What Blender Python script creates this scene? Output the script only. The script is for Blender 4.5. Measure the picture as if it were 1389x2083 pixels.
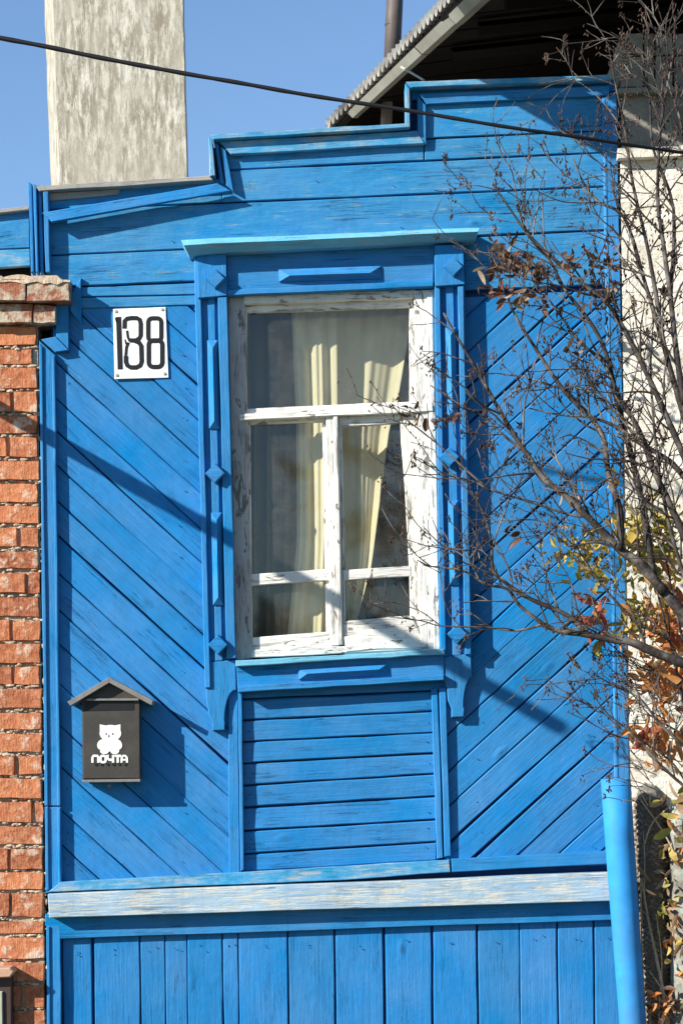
import bpy, bmesh, math, random
from mathutils import Vector, Matrix
random.seed(7)
R = math.radians
S = bpy.context.scene
for o in list(bpy.data.objects): bpy.data.objects.remove(o)
COL = S.collection

# ------------------------------------------------------------------ camera
L = 10.0                 # metres from lens to the plane of the blue wall
F = 4500.0               # focal length in photograph pixels: 450 px = 1 m on the wall
CX, CY = 694.5, 1543.0   # principal point (eye level)
ROLL = R(1.15)
C0 = Vector((0, -L, 1.6))
RIGHT = Vector((math.cos(ROLL), 0, -math.sin(ROLL)))
UP = Vector((math.sin(ROLL), 0, math.cos(ROLL)))
cam_d = bpy.data.cameras.new('camera'); cam = bpy.data.objects.new('camera', cam_d); COL.objects.link(cam)
cam.matrix_world = Matrix.Translation(C0) @ Matrix(((RIGHT.x, UP.x, 0, 0), (0, 0, -1, 0), (RIGHT.z, UP.z, 0, 0), (0, 0, 0, 1)))
cam_d.sensor_fit = 'HORIZONTAL'; cam_d.sensor_width = 36
cam_d.lens = 36 * F / 1389
cam_d.shift_y = (CY - 1041.5) / 1389
cam_d.clip_start = 0.1; cam_d.clip_end = 2000
S.camera = cam

# ------------------------------------------------------------------ world, sun, exposure
SUN_TRAVEL = Vector((1.68, 1.0, -1.0)).normalized()
elev = math.asin(-SUN_TRAVEL.z); azim = math.atan2(-SUN_TRAVEL.x, -SUN_TRAVEL.y)
w = bpy.data.worlds.new("World"); S.world = w; w.use_nodes = True
nt = w.node_tree; bg = nt.nodes['Background']
sky = nt.nodes.new('ShaderNodeTexSky'); sky.sky_type = 'NISHITA'; sky.sun_disc = False
sky.sun_elevation = elev; sky.sun_rotation = azim % (2 * math.pi)
sky.altitude = 200; sky.air_density = 1.0; sky.dust_density = 0.1; sky.ozone_density = 4.5
nt.links.new(sky.outputs[0], bg.inputs[0]); bg.inputs[1].default_value = 0.100
sd = bpy.data.lights.new('sun', 'SUN'); sun = bpy.data.objects.new('sun', sd); COL.objects.link(sun)
sd.energy = 5.0; sd.angle = R(0.5); sd.color = (1.0, 0.95, 0.87)
sun.rotation_euler = SUN_TRAVEL.to_track_quat('-Z', 'Y').to_euler(); sun.location = (-8, -8, 10)
S.view_settings.view_transform = 'Standard'; S.view_settings.look = 'None'
S.view_settings.exposure = 0.88; S.view_settings.gamma = 1; S.view_settings.use_curve_mapping = False
S.render.engine = 'CYCLES'
S.cycles.max_bounces = 6; S.cycles.transparent_max_bounces = 16

# ------------------------------------------------------------------ helpers
def P(px, py, D=0.0):
    """point of the place that stands D metres in front of the wall and shows at this photograph pixel"""
    d = RIGHT * ((px - CX) / F) + UP * (-(py - CY) / F) + Vector((0, 1, 0))
    return C0 + d * (L - D)

WM = {}
def put(o, M, parent=None):
    WM[o] = M
    if parent is not None:
        o.parent = parent; o.matrix_basis = WM[parent].inverted() @ M
    else: o.matrix_basis = M
    COL.objects.link(o); return o

def thing(name, label, cat, loc, group=None):
    o = bpy.data.objects.new(name, None); o.empty_display_size = .1
    put(o, Matrix.Translation(loc)); tag(o, label, cat, group); return o

def tag(o, label=None, cat=None, group=None, kind=None):
    if label: o['label'] = label
    if cat: o['category'] = cat
    if group: o['group'] = group
    if kind: o['kind'] = kind
    return o

def mesh_obj(name, verts, faces, mat, parent=None, M=None, smooth=False):
    """verts in world space, stored relative to M"""
    if M is None:
        c = Vector((0, 0, 0))
        for v in verts: c += Vector(v)
        M = Matrix.Translation(c / max(1, len(verts)))
    Mi = M.inverted()
    me = bpy.data.meshes.new(name)
    me.from_pydata([Mi @ Vector(v) for v in verts], [], faces)
    me.materials.append(mat)
    if smooth: me.polygons.foreach_set('use_smooth', [True] * len(me.polygons))
    me.update()
    o = bpy.data.objects.new(name, me); put(o, M, parent); return o

def bm_obj(name, bm, mat, parent=None, M=None, smooth=False):
    M = M or Matrix.Identity(4)
    bm.transform(M.inverted())
    me = bpy.data.meshes.new(name); bm.to_mesh(me); bm.free()
    me.materials.append(mat)
    if smooth: me.polygons.foreach_set('use_smooth', [True] * len(me.polygons))
    o = bpy.data.objects.new(name, me); put(o, M, parent); return o

def frame_at(c, d):
    """local X along d (in the wall's plane), local Y into the wall"""
    d = Vector((d.x, 0, d.z)).normalized(); z = Vector((-d.z, 0, d.x))
    return Matrix(((d.x, 0, z.x, c.x), (0, 1, 0, c.y), (d.z, 0, z.z, c.z), (0, 0, 0, 1)))

def add_prism(bm, pts, Df, thick, bevel=.003, wob=.8, tilt=0.0, seg=70):
    """board whose front face shows at the given pixels, Df in front of the wall, thick deep"""
    n = len(pts); out = []
    for i in range(n):
        a = pts[i]; b = pts[(i + 1) % n]; out.append(a)
        ln = math.hypot(b[0] - a[0], b[1] - a[1])
        k = min(6, int(ln / seg)) if wob > 0 else 0
        if k and ln > 0:
            nx, ny = -(b[1] - a[1]) / ln, (b[0] - a[0]) / ln
            for j in range(1, k + 1):
                t = (j + random.uniform(-.3, .3)) / (k + 1); g = random.uniform(-wob, wob)
                out.append((a[0] + (b[0] - a[0]) * t + nx * g, a[1] + (b[1] - a[1]) * t + ny * g))
    fr = [bm.verts.new(P(x, y, Df)) for x, y in out]
    if tilt:
        xs = [p[0] for p in out]; ys = [p[1] for p in out]
        x0, x1 = min(xs), max(xs); y0, y1 = min(ys), max(ys)
        for v, p in zip(fr, out): v.co.y -= tilt * ((p[1] - y0) / max(1, y1 - y0) - .5)
    bk = [bm.verts.new((v.co.x, -(Df - thick), v.co.z)) for v in fr]
    f = bm.faces.new(fr); 
    bm.faces.new(bk[::-1]); m = len(fr); side = []
    for i in range(m):
        side.append(bm.faces.new((fr[(i + 1) % m], fr[i], bk[i], bk[(i + 1) % m])))
    bm.normal_update()
    if bevel > 0:
        try: bmesh.ops.bevel(bm, geom=list(f.edges), offset=bevel, segments=1, affect='EDGES', clamp_overlap=True)
        except Exception: pass

def board(name, pts, Df, thick, mat, parent=None, grain=None, bevel=.003, wob=.8, label=None, tilt=0.0):
    bm = bmesh.new(); add_prism(bm, pts, Df, thick, bevel, wob, tilt)
    bmesh.ops.recalc_face_normals(bm, faces=bm.faces)
    W = [P(x, y, Df) for x, y in pts]
    c = sum(W, Vector()) / len(W)
    if grain is None:
        best = max(range(len(W)), key=lambda i: (W[i] - W[(i + 1) % len(W)]).length)
        d = W[(best + 1) % len(W)] - W[best]
    else: d = P(grain[0], grain[1], 0) - P(0, 0, 0)
    if d.x < 0: d = -d
    o = bm_obj(name, bm, mat, parent, frame_at(c, d))
    if label: o['label'] = label
    return o

def lerp(a, b, t): return a + (b - a) * t
def clip(poly, a, b):
    """keep the part of poly on the left of a->b (pixel space)"""
    def s(p): return (b[0] - a[0]) * (p[1] - a[1]) - (b[1] - a[1]) * (p[0] - a[0])
    out = []
    for i in range(len(poly)):
        p, q = poly[i], poly[(i + 1) % len(poly)]; sp, sq = s(p), s(q)
        if sp >= 0: out.append(p)
        if (sp > 0) != (sq > 0) and abs(sp - sq) > 1e-9:
            t = sp / (sp - sq); out.append((p[0] + (q[0] - p[0]) * t, p[1] + (q[1] - p[1]) * t))
    res = []
    for p in out:
        if not res or math.hypot(p[0] - res[-1][0], p[1] - res[-1][1]) > .5: res.append(p)
    if len(res) > 1 and math.hypot(res[0][0] - res[-1][0], res[0][1] - res[-1][1]) < .5: res.pop()
    return res
def area(p): return abs(sum(p[i][0] * p[(i + 1) % len(p)][1] - p[(i + 1) % len(p)][0] * p[i][1] for i in range(len(p)))) / 2
def clip_region(poly, reg):      # reg clockwise on screen
    for i in range(len(reg)):
        if len(poly) < 3: return []
        poly = clip(poly, reg[i], reg[(i + 1) % len(reg)])
    return poly

def tube(bm, pts, rad, n=6, cap=True):
    rings = []
    for i, p in enumerate(pts):
        p = Vector(p)
        t = (Vector(pts[min(i + 1, len(pts) - 1)]) - Vector(pts[max(i - 1, 0)]))
        if t.length < 1e-9: t = Vector((0, 0, 1))
        t.normalize(); a = t.cross(Vector((0, 1, 0)))
        if a.length < .05: a = t.cross(Vector((1, 0, 0)))
        a.normalize(); b = t.cross(a)
        r = rad[i] if isinstance(rad, (list, tuple)) else rad
        rings.append([bm.verts.new(p + (a * math.cos(2 * math.pi * k / n) + b * math.sin(2 * math.pi * k / n)) * r) for k in range(n)])
    for i in range(len(rings) - 1):
        for k in range(n):
            bm.faces.new((rings[i][k], rings[i][(k + 1) % n], rings[i + 1][(k + 1) % n], rings[i + 1][k]))
    if cap and n > 2: bm.faces.new(rings[0][::-1]); bm.faces.new(rings[-1])

def smooth_path(p, sub=4):
    out = []
    for i in range(len(p) - 1):
        p0 = p[max(i - 1, 0)]; p1 = p[i]; p2 = p[i + 1]; p3 = p[min(i + 2, len(p) - 1)]
        for k in range(sub):
            t = k / sub
            out.append(tuple(.5 * ((2 * b) + (-a + c) * t + (2 * a - 5 * b + 4 * c - d) * t * t + (-a + 3 * b - 3 * c + d) * t ** 3)
                             for a, b, c, d in zip(p0, p1, p2, p3)))
    out.append(tuple(p[-1])); return out

# ------------------------------------------------------------------ materials
def new_mat(name):
    m = bpy.data.materials.new(name); m.use_nodes = True
    return m, m.node_tree, m.node_tree.nodes['Principled BSDF']
class NB:
    def __init__(s, t): s.t = t
    def n(s, typ, **k):
        x = s.t.nodes.new('ShaderNode' + typ)
        for a, b in k.items(): setattr(x, a, b)
        return x
    def l(s, a, b): s.t.links.new(a, b)
    def val(s, x, v):
        if hasattr(v, 'is_output'): s.l(v, x)
        else: x.default_value = v
    def noise(s, vec, scale, detail=4, rough=.55, dist=0):
        x = s.n('TexNoise'); s.l(vec, x.inputs['Vector']); x.inputs['Scale'].default_value = scale
        x.inputs['Detail'].default_value = detail; x.inputs['Roughness'].default_value = rough
        x.inputs['Distortion'].default_value = dist; return x.outputs['Fac']
    def ramp(s, f, a, b, lo=0., hi=1.):
        x = s.n('MapRange'); s.l(f, x.inputs[0]); x.inputs[1].default_value = a; x.inputs[2].default_value = b
        x.inputs[3].default_value = lo; x.inputs[4].default_value = hi; return x.outputs[0]
    def math(s, op, a, b=0.):
        x = s.n('Math', operation=op); s.val(x.inputs[0], a); s.val(x.inputs[1], b); return x.outputs[0]
    def mix(s, f, a, b, mode='MIX'):
        x = s.n('Mix', data_type='RGBA', blend_type=mode); s.val(x.inputs[0], f)
        for i, v in ((6, a), (7, b)):
            if hasattr(v, 'is_output'): s.l(v, x.inputs[i])
            else: x.inputs[i].default_value = (*v, 1)
        return x.outputs[2]
    def scale(s, vec, sc):
        x = s.n('Mapping'); s.l(vec, x.inputs[0]); x.inputs['Scale'].default_value = sc; return x.outputs[0]
    def coords(s, jitter=True):
        tc = s.n('TexCoord'); v = tc.outputs['Object']
        oi = s.n('ObjectInfo')
        if jitter:
            a = s.n('VectorMath', operation='ADD'); c = s.n('CombineXYZ')
            s.l(s.math('MULTIPLY', oi.outputs['Random'], 37.), c.inputs[0]); s.l(s.math('MULTIPLY', oi.outputs['Random'], 91.), c.inputs[2])
            s.l(v, a.inputs[0]); s.l(c.outputs[0], a.inputs[1]); v = a.outputs[0]
        return v, oi.outputs['Random']
    def bump(s, h, strength, dist, prev=None):
        x = s.n('Bump'); x.inputs['Strength'].default_value = strength; x.inputs['Distance'].default_value = dist
        s.l(h, x.inputs['Height'])
        if prev is not None: s.l(prev, x.inputs['Normal'])
        return x.outputs[0]

def painted_wood(name, base, bare=(.42, .44, .40), wear=.1, crack=.5, under=None, rough=.55, var=.16, bleach=None, knots=True, chips=0.):
    """wood boards under old paint; the grain runs along the board's own X axis"""
    m, t, p = new_mat(name); b = NB(t); v, rnd = b.coords()
    g = b.noise(b.scale(v, (1.3, 9, 30)), 3.2, 6, .62, .6)          # wide grain
    fine = b.noise(b.scale(v, (2.5, 40, 110)), 3.0, 4, .6, .3)        # fine fibres
    blot = b.noise(v, 2.2, 4, .6)
    blot2 = b.noise(b.scale(v, (1, 3, 3.2)), 7.0, 5, .65)
    col = b.mix(b.ramp(g, .3, .7), tuple(c * (1 - var * .75) for c in base), tuple(min(1, c * (1 + var)) for c in base))
    col = b.mix(b.ramp(fine, .35, .75, 0, .30), col, tuple(c * .68 for c in base))
    hs = b.n('HueSaturation'); b.l(col, hs.inputs['Color'])
    b.l(b.ramp(rnd, 0, 1, .4978, .5008), hs.inputs['Hue']); b.l(b.ramp(rnd, 0, 1, .93, 1.06), hs.inputs['Value']); b.l(b.ramp(blot, .3, .7, 1.08, .95), hs.inputs['Saturation'])
    col = hs.outputs[0]
    if bleach:
        col = b.mix(b.math('MULTIPLY', b.ramp(blot2, .42, .66), bleach[1]), col, bleach[0])
    # paint worn off in streaks along the grain
    st = b.math('ADD', b.math('MULTIPLY', g, .55), b.math('ADD', b.math('MULTIPLY', blot2, .5), b.math('MULTIPLY', fine, .18)))
    wm = b.ramp(st, .80 - wear * .45, .86 - wear * .40)
    barec = b.mix(b.ramp(fine, .3, .7), tuple(c * .55 for c in bare), bare)
    col = b.mix(wm, col, barec)
    # cracks
    cr = b.noise(b.scale(v, (.8, 14, 46)), 2.6, 3, .5, .8)
    cm = b.math('MULTIPLY', b.ramp(b.math('ABSOLUTE', b.math('SUBTRACT', cr, .5)), 0, .012, 1, 0), b.ramp(b.noise(b.scale(v, (1, 1, 3)), 3.1, 2), .52, .60))
    col = b.mix(b.math('MULTIPLY', cm, crack), col, tuple(c * .18 for c in base))
    h = b.math('ADD', b.math('MULTIPLY', g, .6), b.math('MULTIPLY', fine, .35)); 
    nrm = b.bump(h, .55, .006)
    nrm = b.bump(b.math('ADD', cm, b.math('MULTIPLY', wm, .5)), .7, -.004, nrm)
    if knots:
        vo = b.n('TexVoronoi'); b.l(b.scale(v, (1, 2.2, 2.2)), vo.inputs['Vector']); vo.inputs['Scale'].default_value = 2.4; vo.inputs['Randomness'].default_value = 1
        kd = b.math('MULTIPLY', b.ramp(vo.outputs['Distance'], .03, .075, 1, 0), 1.)
        ring = b.math('MULTIPLY', b.ramp(vo.outputs['Distance'], .03, .12, 1, 0), .5)
        col = b.mix(b.math('MULTIPLY', kd, .55), col, tuple(c * .3 for c in base))
        nrm = b.bump(ring, .6, .012, nrm)
    sp_ = b.ramp(b.noise(v, 120, 3, .6), .70, .76); col = b.mix(b.math('MULTIPLY', sp_, .5), col, tuple(min(1, c * 1.9 + .05) for c in base))
    sq = b.ramp(b.noise(b.scale(v, (.5, 1, 1.6)), 75, 3, .6), .69, .75); col = b.mix(b.math('MULTIPLY', sq, .65), col, tuple(c * .35 for c in base))
    nrm = b.bump(b.noise(v, 14, 3), .22, .012, nrm)
    nrm = b.bump(b.noise(b.scale(v, (.45, 1, 1)), 42, 4, .6), .35, .004, nrm)
    geo = b.n('NewGeometry'); sz = b.n('SeparateXYZ'); b.l(geo.outputs['Position'], sz.inputs[0])
    wn = b.noise(b.scale(geo.outputs['Position'], (9, 1, .7)), 2.4, 5, .65)
    dirt_ = b.math('MULTIPLY', b.ramp(wn, .52, .72), .28)
    col = b.mix(dirt_, col, tuple(c * .55 + .012 for c in base))
    fade = b.math('MULTIPLY', b.ramp(b.noise(geo.outputs['Position'], 1.7, 5, .6), .5, .68), .22)
    col = b.mix(fade, col, tuple(min(1, c * 1.35 + .02) for c in base))
    # flaked patches, with the bare wood showing and a raised paint edge
    if chips:
        cn = b.math('ADD', b.math('MULTIPLY', b.noise(b.scale(v, (.35, 1, 1)), 34, 6, .6, .8), .6), b.math('MULTIPLY', b.noise(b.scale(v, (.6, 1, 1)), 6, 3, .6), .4))
        ck = b.ramp(cn, .60 - chips * .1, .612 - chips * .1)
        col = b.mix(ck, col, b.mix(b.ramp(fine, .35, .65), tuple(c * .42 for c in bare), bare)); nrm = b.bump(ck, 1., -.004, nrm)
    b.l(col, p.inputs['Base Color']); b.l(nrm, p.inputs['Normal'])
    b.l(b.ramp(wm, 0, 1, rough, .85), p.inputs['Roughness']); p.inputs['Specular IOR Level'].default_value = .13
    return m

BLUE = (.030, .186, .428)
m_blue = painted_wood('blue_paint_on_wood', BLUE, wear=.04)
m_blue_up = painted_wood('sun_bleached_blue_paint', (.036, .204, .432), bare=(.20, .33, .42), wear=.26, bleach=((.06, .28, .46), .5), crack=.9)
m_trim = painted_wood('blue_trim_paint', (.034, .200, .448), bare=(.22, .36, .44), wear=.12, knots=False)
m_trimw = painted_wood('weathered_blue_trim', (.045, .26, .47), wear=.36, bare=(.38, .44, .46), bleach=((.22, .40, .54), .7), knots=False)
m_pale = painted_wood('pale_worn_ledge', (.33, .45, .54), wear=.47, bare=(.60, .62, .56), bleach=((.13, .32, .54), .8), knots=False, var=.25)
m_cyan = painted_wood('pale_cyan_cornice', (.16, .44, .60), wear=.30, bare=(.36, .50, .50), knots=False)
m_jamb = painted_wood('shade_greyed_worn_white_paint', (.46, .44, .41), wear=.36, bare=(.28, .26, .23), chips=.35, crack=1., knots=False, var=.2)  # darker grey copy of the white paint: left jamb's shade plus wear
m_grey = painted_wood('bare_grey_wood', (.30, .29, .26), wear=.35, bare=(.45, .43, .38), knots=False, var=.3)
m_white = painted_wood('peeling_white_paint', (.72, .70, .64), wear=.34, bare=(.36, .33, .28), crack=1., chips=.22, knots=False, var=.08)
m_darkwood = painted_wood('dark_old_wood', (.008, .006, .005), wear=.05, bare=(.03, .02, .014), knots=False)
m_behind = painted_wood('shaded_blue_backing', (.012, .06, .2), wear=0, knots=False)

def flat_mat(name, col, rough=.6, var=.12, sc=20, bump=.2, metal=0, dist=.004, dirt=None, jitter=True):
    m, t, p = new_mat(name); b = NB(t); v, rnd = b.coords(jitter)
    n1 = b.noise(v, sc, 6, .6); n2 = b.noise(v, sc * .17, 4, .6)
    c = b.mix(b.ramp(n1, .3, .7), tuple(x * (1 - var) for x in col), tuple(min(1, x * (1 + var)) for x in col))
    if dirt: c = b.mix(b.math('MULTIPLY', b.ramp(n2, .48, .66), dirt[1]), c, dirt[0])
    b.l(c, p.inputs['Base Color']); b.l(b.bump(n1, bump, dist), p.inputs['Normal'])
    p.inputs['Roughness'].default_value = rough; p.inputs['Metallic'].default_value = metal; p.inputs['Specular IOR Level'].default_value = .35
    return m

def brick_mat(name, c1, c2, c3, mortar=(.55, .47, .38), amt=.5, cov=.56):
    m, t, p = new_mat(name); b = NB(t); v, rnd = b.coords()
    n1 = b.noise(v, 26, 7, .7, .4); n2 = b.noise(v, 8, 5, .65); st = b.noise(b.scale(v, (60, 20, 6)), 2.2, 4, .6)
    c = b.mix(b.ramp(rnd, 0, 1), c1, c2)
    c = b.mix(b.ramp(n1, .38, .66, 0, .75), c, c3)
    c = b.mix(b.ramp(st, .5, .7, 0, .3), c, tuple(x * .6 for x in c1))
    c = b.mix(b.math('MULTIPLY', b.ramp(b.math('ADD', b.math('MULTIPLY', n2, .7), b.math('MULTIPLY', n1, .3)), cov, cov + .07), amt), c, mortar)
    b.l(c, p.inputs['Base Color'])
    nrm = b.bump(b.math('ADD', n1, b.math('MULTIPLY', st, .3)), .8, .012)
    b.l(b.bump(n2, .7, .02, nrm), p.inputs['Normal'])
    p.inputs['Roughness'].default_value = .9; p.inputs['Specular IOR Level'].default_value = .2
    return m
m_brick = brick_mat('red_orange_brick', (.24, .060, .028), (.54, .18, .075), (.58, .27, .14), mortar=(.62, .52, .40), amt=.7, cov=.54)
m_brickcap = brick_mat('dirty_cap_brick', (.26, .085, .045), (.34, .11, .06), (.40, .20, .12), mortar=(.46, .39, .29), amt=1., cov=.47)
m_mortar = brick_mat('pale_crumbly_mortar', (.40, .30, .20), (.40, .30, .20), (.62, .50, .38), mortar=(.18, .09, .05), amt=.6)
m_wbrick = brick_mat('whitewashed_brick', (.74, .68, .56), (.78, .73, .62), (.82, .78, .68), mortar=(.46, .41, .32), amt=.40, cov=.56)
m_wmort = brick_mat('whitewashed_mortar', (.68, .62, .50), (.68, .62, .50), (.78, .73, .62), mortar=(.45, .40, .32), amt=.3)

def stained_plaster():
    m, t, p = new_mat('stained_chimney_plaster'); b = NB(t); v, rnd = b.coords()
    n1 = b.noise(b.scale(v, (1.8, 1.8, .34)), 17, 12, .84, .35); n2 = b.noise(b.scale(v, (1, 1, .6)), 3.0, 6, .65, .7); n3 = b.noise(v, 55, 6, .7)
    c = b.mix(b.ramp(n1, .46, .58), (.21, .185, .135), (.55, .53, .45))
    c = b.mix(b.ramp(n2, .42, .60), c, b.mix(b.ramp(n1, .35, .6), (.27, .24, .18), (.42, .39, .32)))
    sep = b.n('SeparateXYZ'); b.l(v, sep.inputs[0])
    c = b.mix(b.ramp(n3, .55, .72, 0, .5), c, (.22, .19, .14))
    b.l(c, p.inputs['Base Color']); b.l(b.bump(b.math('ADD', b.math('MULTIPLY', n1, .4), n3), .25, .006), p.inputs['Normal'])
    p.inputs['Roughness'].default_value = .95; return m
m_plaster = stained_plaster()
m_pipe = flat_mat('bright_blue_plastic', (.020, .24, .58), .7, .12, 14, .25, dirt=((.05, .16, .34), .55))
m_box = flat_mat('charcoal_painted_steel', (.045, .040, .034), .5, .1, 60, .12, dirt=((.085, .072, .056), .4))
m_boxroof = flat_mat('dusty_grey_steel', (.19, .18, .165), .55, .15, 40, .15, dirt=((.12, .11, .10), .6))
m_black = flat_mat('black_paint', (.008, .008, .009), .5, .1, 60, .1)
m_enamel = flat_mat('white_enamel', (.86, .86, .82), .35, .03, 18, .05, dirt=((.58, .50, .38), .6))
m_sticker = flat_mat('white_paint_mark', (.84, .84, .80), .5, .05, 60, .05, dirt=((.50, .48, .43), .5))
m_screw = flat_mat('dull_screw_steel', (.42, .40, .36), .45, .2, 60, .2, metal=.5)
m_nail = flat_mat('painted_over_nail', (.006, .07, .2), .6, .4, 50, .2)
m_cable = flat_mat('black_cable_rubber', (.006, .006, .008), .6, .1, 40, .1)
m_gutter = flat_mat('grey_gutter_steel', (.36, .36, .31), .6, .14, 9, .1, dirt=((.22, .21, .17), .7))
m_slate = flat_mat('grey_corrugated_cement', (.30, .29, .26), .9, .3, 18, .3, dirt=((.08, .075, .065), .9))
m_down = flat_mat('brown_grey_pipe', (.20, .165, .15), .55, .15, 12, .1, dirt=((.10, .08, .07), .6))
m_vent = flat_mat('dark_brown_pipe', (.11, .085, .075), .6, .25, 12, .15, dirt=((.05, .04, .035), .7))
m_concrete = flat_mat('grey_concrete', (.22, .205, .17), .95, .25, 22, .5, dist=.01, dirt=((.12, .11, .09), .8))
m_bark = flat_mat('grey_brown_bark', (.026, .020, .017), .8, .8, 60, .8, dist=.004, dirt=((.19, .165, .14), .7))
m_twig = flat_mat('dark_twig_bark', (.035, .026, .022), .85, .45, 50, .2, dirt=((.30, .27, .23), .6), jitter=False)
m_seed = flat_mat('dry_seed_heads', (.040, .022, .015), .9, .5, 60, .2, dirt=((.16, .10, .07), .7), jitter=False)
m_straw = flat_mat('dry_straw', (.42, .34, .22), .9, .3, 30, .2)
m_net = flat_mat('rusty_brown_netting', (.17, .12, .085), .9, .4, 50, .3, dirt=((.15, .11, .08), .6))
m_lichen = flat_mat('lichen_spotted_wood', (.17, .16, .13), .95, .5, 45, .5, dist=.01, dirt=((.33, .36, .31), .9))
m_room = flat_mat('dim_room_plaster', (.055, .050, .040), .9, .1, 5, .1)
m_brown = flat_mat('dark_brown_paint', (.055, .032, .028), .5, .2, 20, .15)
m_palegreen = flat_mat('pale_green_paint', (.36, .38, .28), .6, .1, 20, .1)

def leaf_mat(name, col, col2):
    m, t, p = new_mat(name); b = NB(t); v, rnd = b.coords()
    c = b.mix(b.ramp(rnd, 0, 1), col, col2)
    c = b.mix(b.ramp(b.noise(v, 45, 4), .45, .7, 0, .6), c, tuple(x * .45 for x in col))
    b.l(c, p.inputs['Base Color']); p.inputs['Roughness'].default_value = .6
    tr = b.n('BsdfTranslucent'); b.l(c, tr.inputs[0]); mx = b.n('MixShader'); mx.inputs[0].default_value = .35
    out = t.nodes['Material Output']; b.l(p.outputs[0], mx.inputs[1]); b.l(tr.outputs[0], mx.inputs[2]); b.l(mx.outputs[0], out.inputs[0])
    return m
LEAF = {'yellow': leaf_mat('yellow_leaf', (.62, .44, .09), (.52, .40, .12)), 'green': leaf_mat('olive_leaf', (.24, .23, .045), (.34, .29, .06)),
        'orange': leaf_mat('orange_leaf', (.60, .20, .05), (.62, .32, .10)), 'red': leaf_mat('red_leaf', (.36, .085, .045), (.42, .13, .06)),
        'brown': leaf_mat('brown_leaf', (.060, .026, .014), (.15, .065, .035)), 'tan': leaf_mat('tan_leaf', (.42, .30, .18), (.34, .20, .10))}

def glass_mat():
    m, t, p = new_mat('dusty_window_glass'); b = NB(t); t.nodes.remove(p)
    v, _ = b.coords()
    tr = b.n('BsdfTransparent'); tr.inputs[0].default_value = (.90, .91, .88, 1)
    gl = b.n('BsdfGlossy'); gl.inputs['Roughness'].default_value = .03; gl.inputs[0].default_value = (.8, .85, .9, 1)
    df = b.n('BsdfDiffuse'); df.inputs[0].default_value = (.5, .48, .42, 1)
    lw = b.n('LayerWeight'); lw.inputs[0].default_value = .5
    fr = b.n('MapRange'); b.l(b.math('POWER', lw.outputs['Facing'], 4.), fr.inputs[0]); fr.inputs[3].default_value = .035; fr.inputs[4].default_value = .7
    m1 = b.n('MixShader'); b.l(fr.outputs[0], m1.inputs[0]); b.l(tr.outputs[0], m1.inputs[1]); b.l(gl.outputs[0], m1.inputs[2])
    m2 = b.n('MixShader'); b.l(b.ramp(b.noise(v, 9, 8, .75), .35, .8, .008, .07), m2.inputs[0]); b.l(m1.outputs[0], m2.inputs[1]); b.l(df.outputs[0], m2.inputs[2])
    b.l(m2.outputs[0], t.nodes['Material Output'].inputs[0]); return m
m_glass = glass_mat()
def cloth(name, col, transp=0., trl=.3):
    m, t, p = new_mat(name); b = NB(t); v, _ = b.coords()
    c = b.mix(b.ramp(b.noise(v, 6, 4), .3, .7), tuple(x * .9 for x in col), col); b.l(c, p.inputs['Base Color'])
    p.inputs['Roughness'].default_value = .9; p.inputs['Specular IOR Level'].default_value = .1
    b.l(b.bump(b.noise(v, 300, 2), .2, .001), p.inputs['Normal'])
    tl = b.n('BsdfTranslucent'); b.l(c, tl.inputs[0]); mx = b.n('MixShader'); mx.inputs[0].default_value = trl
    b.l(p.outputs[0], mx.inputs[1]); b.l(tl.outputs[0], mx.inputs[2]); last = mx
    if transp:
        tp = b.n('BsdfTransparent'); m3 = b.n('MixShader'); m3.inputs[0].default_value = transp
        b.l(mx.outputs[0], m3.inputs[1]); b.l(tp.outputs[0], m3.inputs[2]); last = m3
    b.l(last.outputs[0], t.nodes['Material Output'].inputs[0]); return m
m_cream = cloth('cream_curtain_cloth', (.88, .79, .56), 0, .15); m_net_cloth = cloth('grey_net_curtain', (.54, .48, .34), .32)

# ------------------------------------------------------------------ ground
def ground_mat():
    m, t, p = new_mat('dry_grass_and_soil'); b = NB(t); v, _ = b.coords(False)
    n = b.noise(v, 3, 8, .7); n2 = b.noise(v, .4, 4)
    c = b.mix(b.ramp(n, .4, .6), (.10, .08, .05), (.10, .12, .035)); c = b.mix(b.ramp(n2, .45, .6), c, (.16, .13, .08))
    b.l(c, p.inputs['Base Color']); b.l(b.bump(n, .8, .05), p.inputs['Normal']); p.inputs['Roughness'].default_value = .95; return m
g = mesh_obj('ground', [(-900, -900, 0), (900, -900, 0), (900, 900, 0), (-900, 900, 0)], [(0, 1, 2, 3)], ground_mat()); tag(g, kind='structure')

# unseen trees added behind the camera: reflected in the panes, cut low sky light
def add_reflected_trees():
    rg = random.Random(9); vs, fs = [], []
    for i in range(520):
        x = rg.uniform(-75, 75); y = -44 + rg.uniform(-5, 5); z = rg.uniform(0, 1) ** 1.2 * (7.5 + 2.5 * math.sin(x * .21) + 1.5 * math.sin(x * .7))
        for k in range(14):
            c = Vector((x + rg.gauss(0, 1), y + rg.gauss(0, 1), max(.2, z + rg.gauss(0, .8)))); a = rg.uniform(.3, .9); n0 = len(vs)
            for q in range(3): vs.append(c + Vector((rg.uniform(-a, a), rg.uniform(-a, a), rg.uniform(-a, a))))
            fs.append((n0, n0 + 1, n0 + 2))
    o = mesh_obj('added_far_trees', vs, fs, flat_mat('added_autumn_foliage', (.09, .08, .03), .9, .4, .6, .1, dirt=((.13, .09, .03), .8), jitter=False)); tag(o, kind='stuff')
add_reflected_trees()

# ------------------------------------------------------------------ the blue house
H = thing('wooden_house', 'bright blue weatherboarded house with a stepped parapet and one carved window', 'house', Vector((0, 0, 0)))
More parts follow.
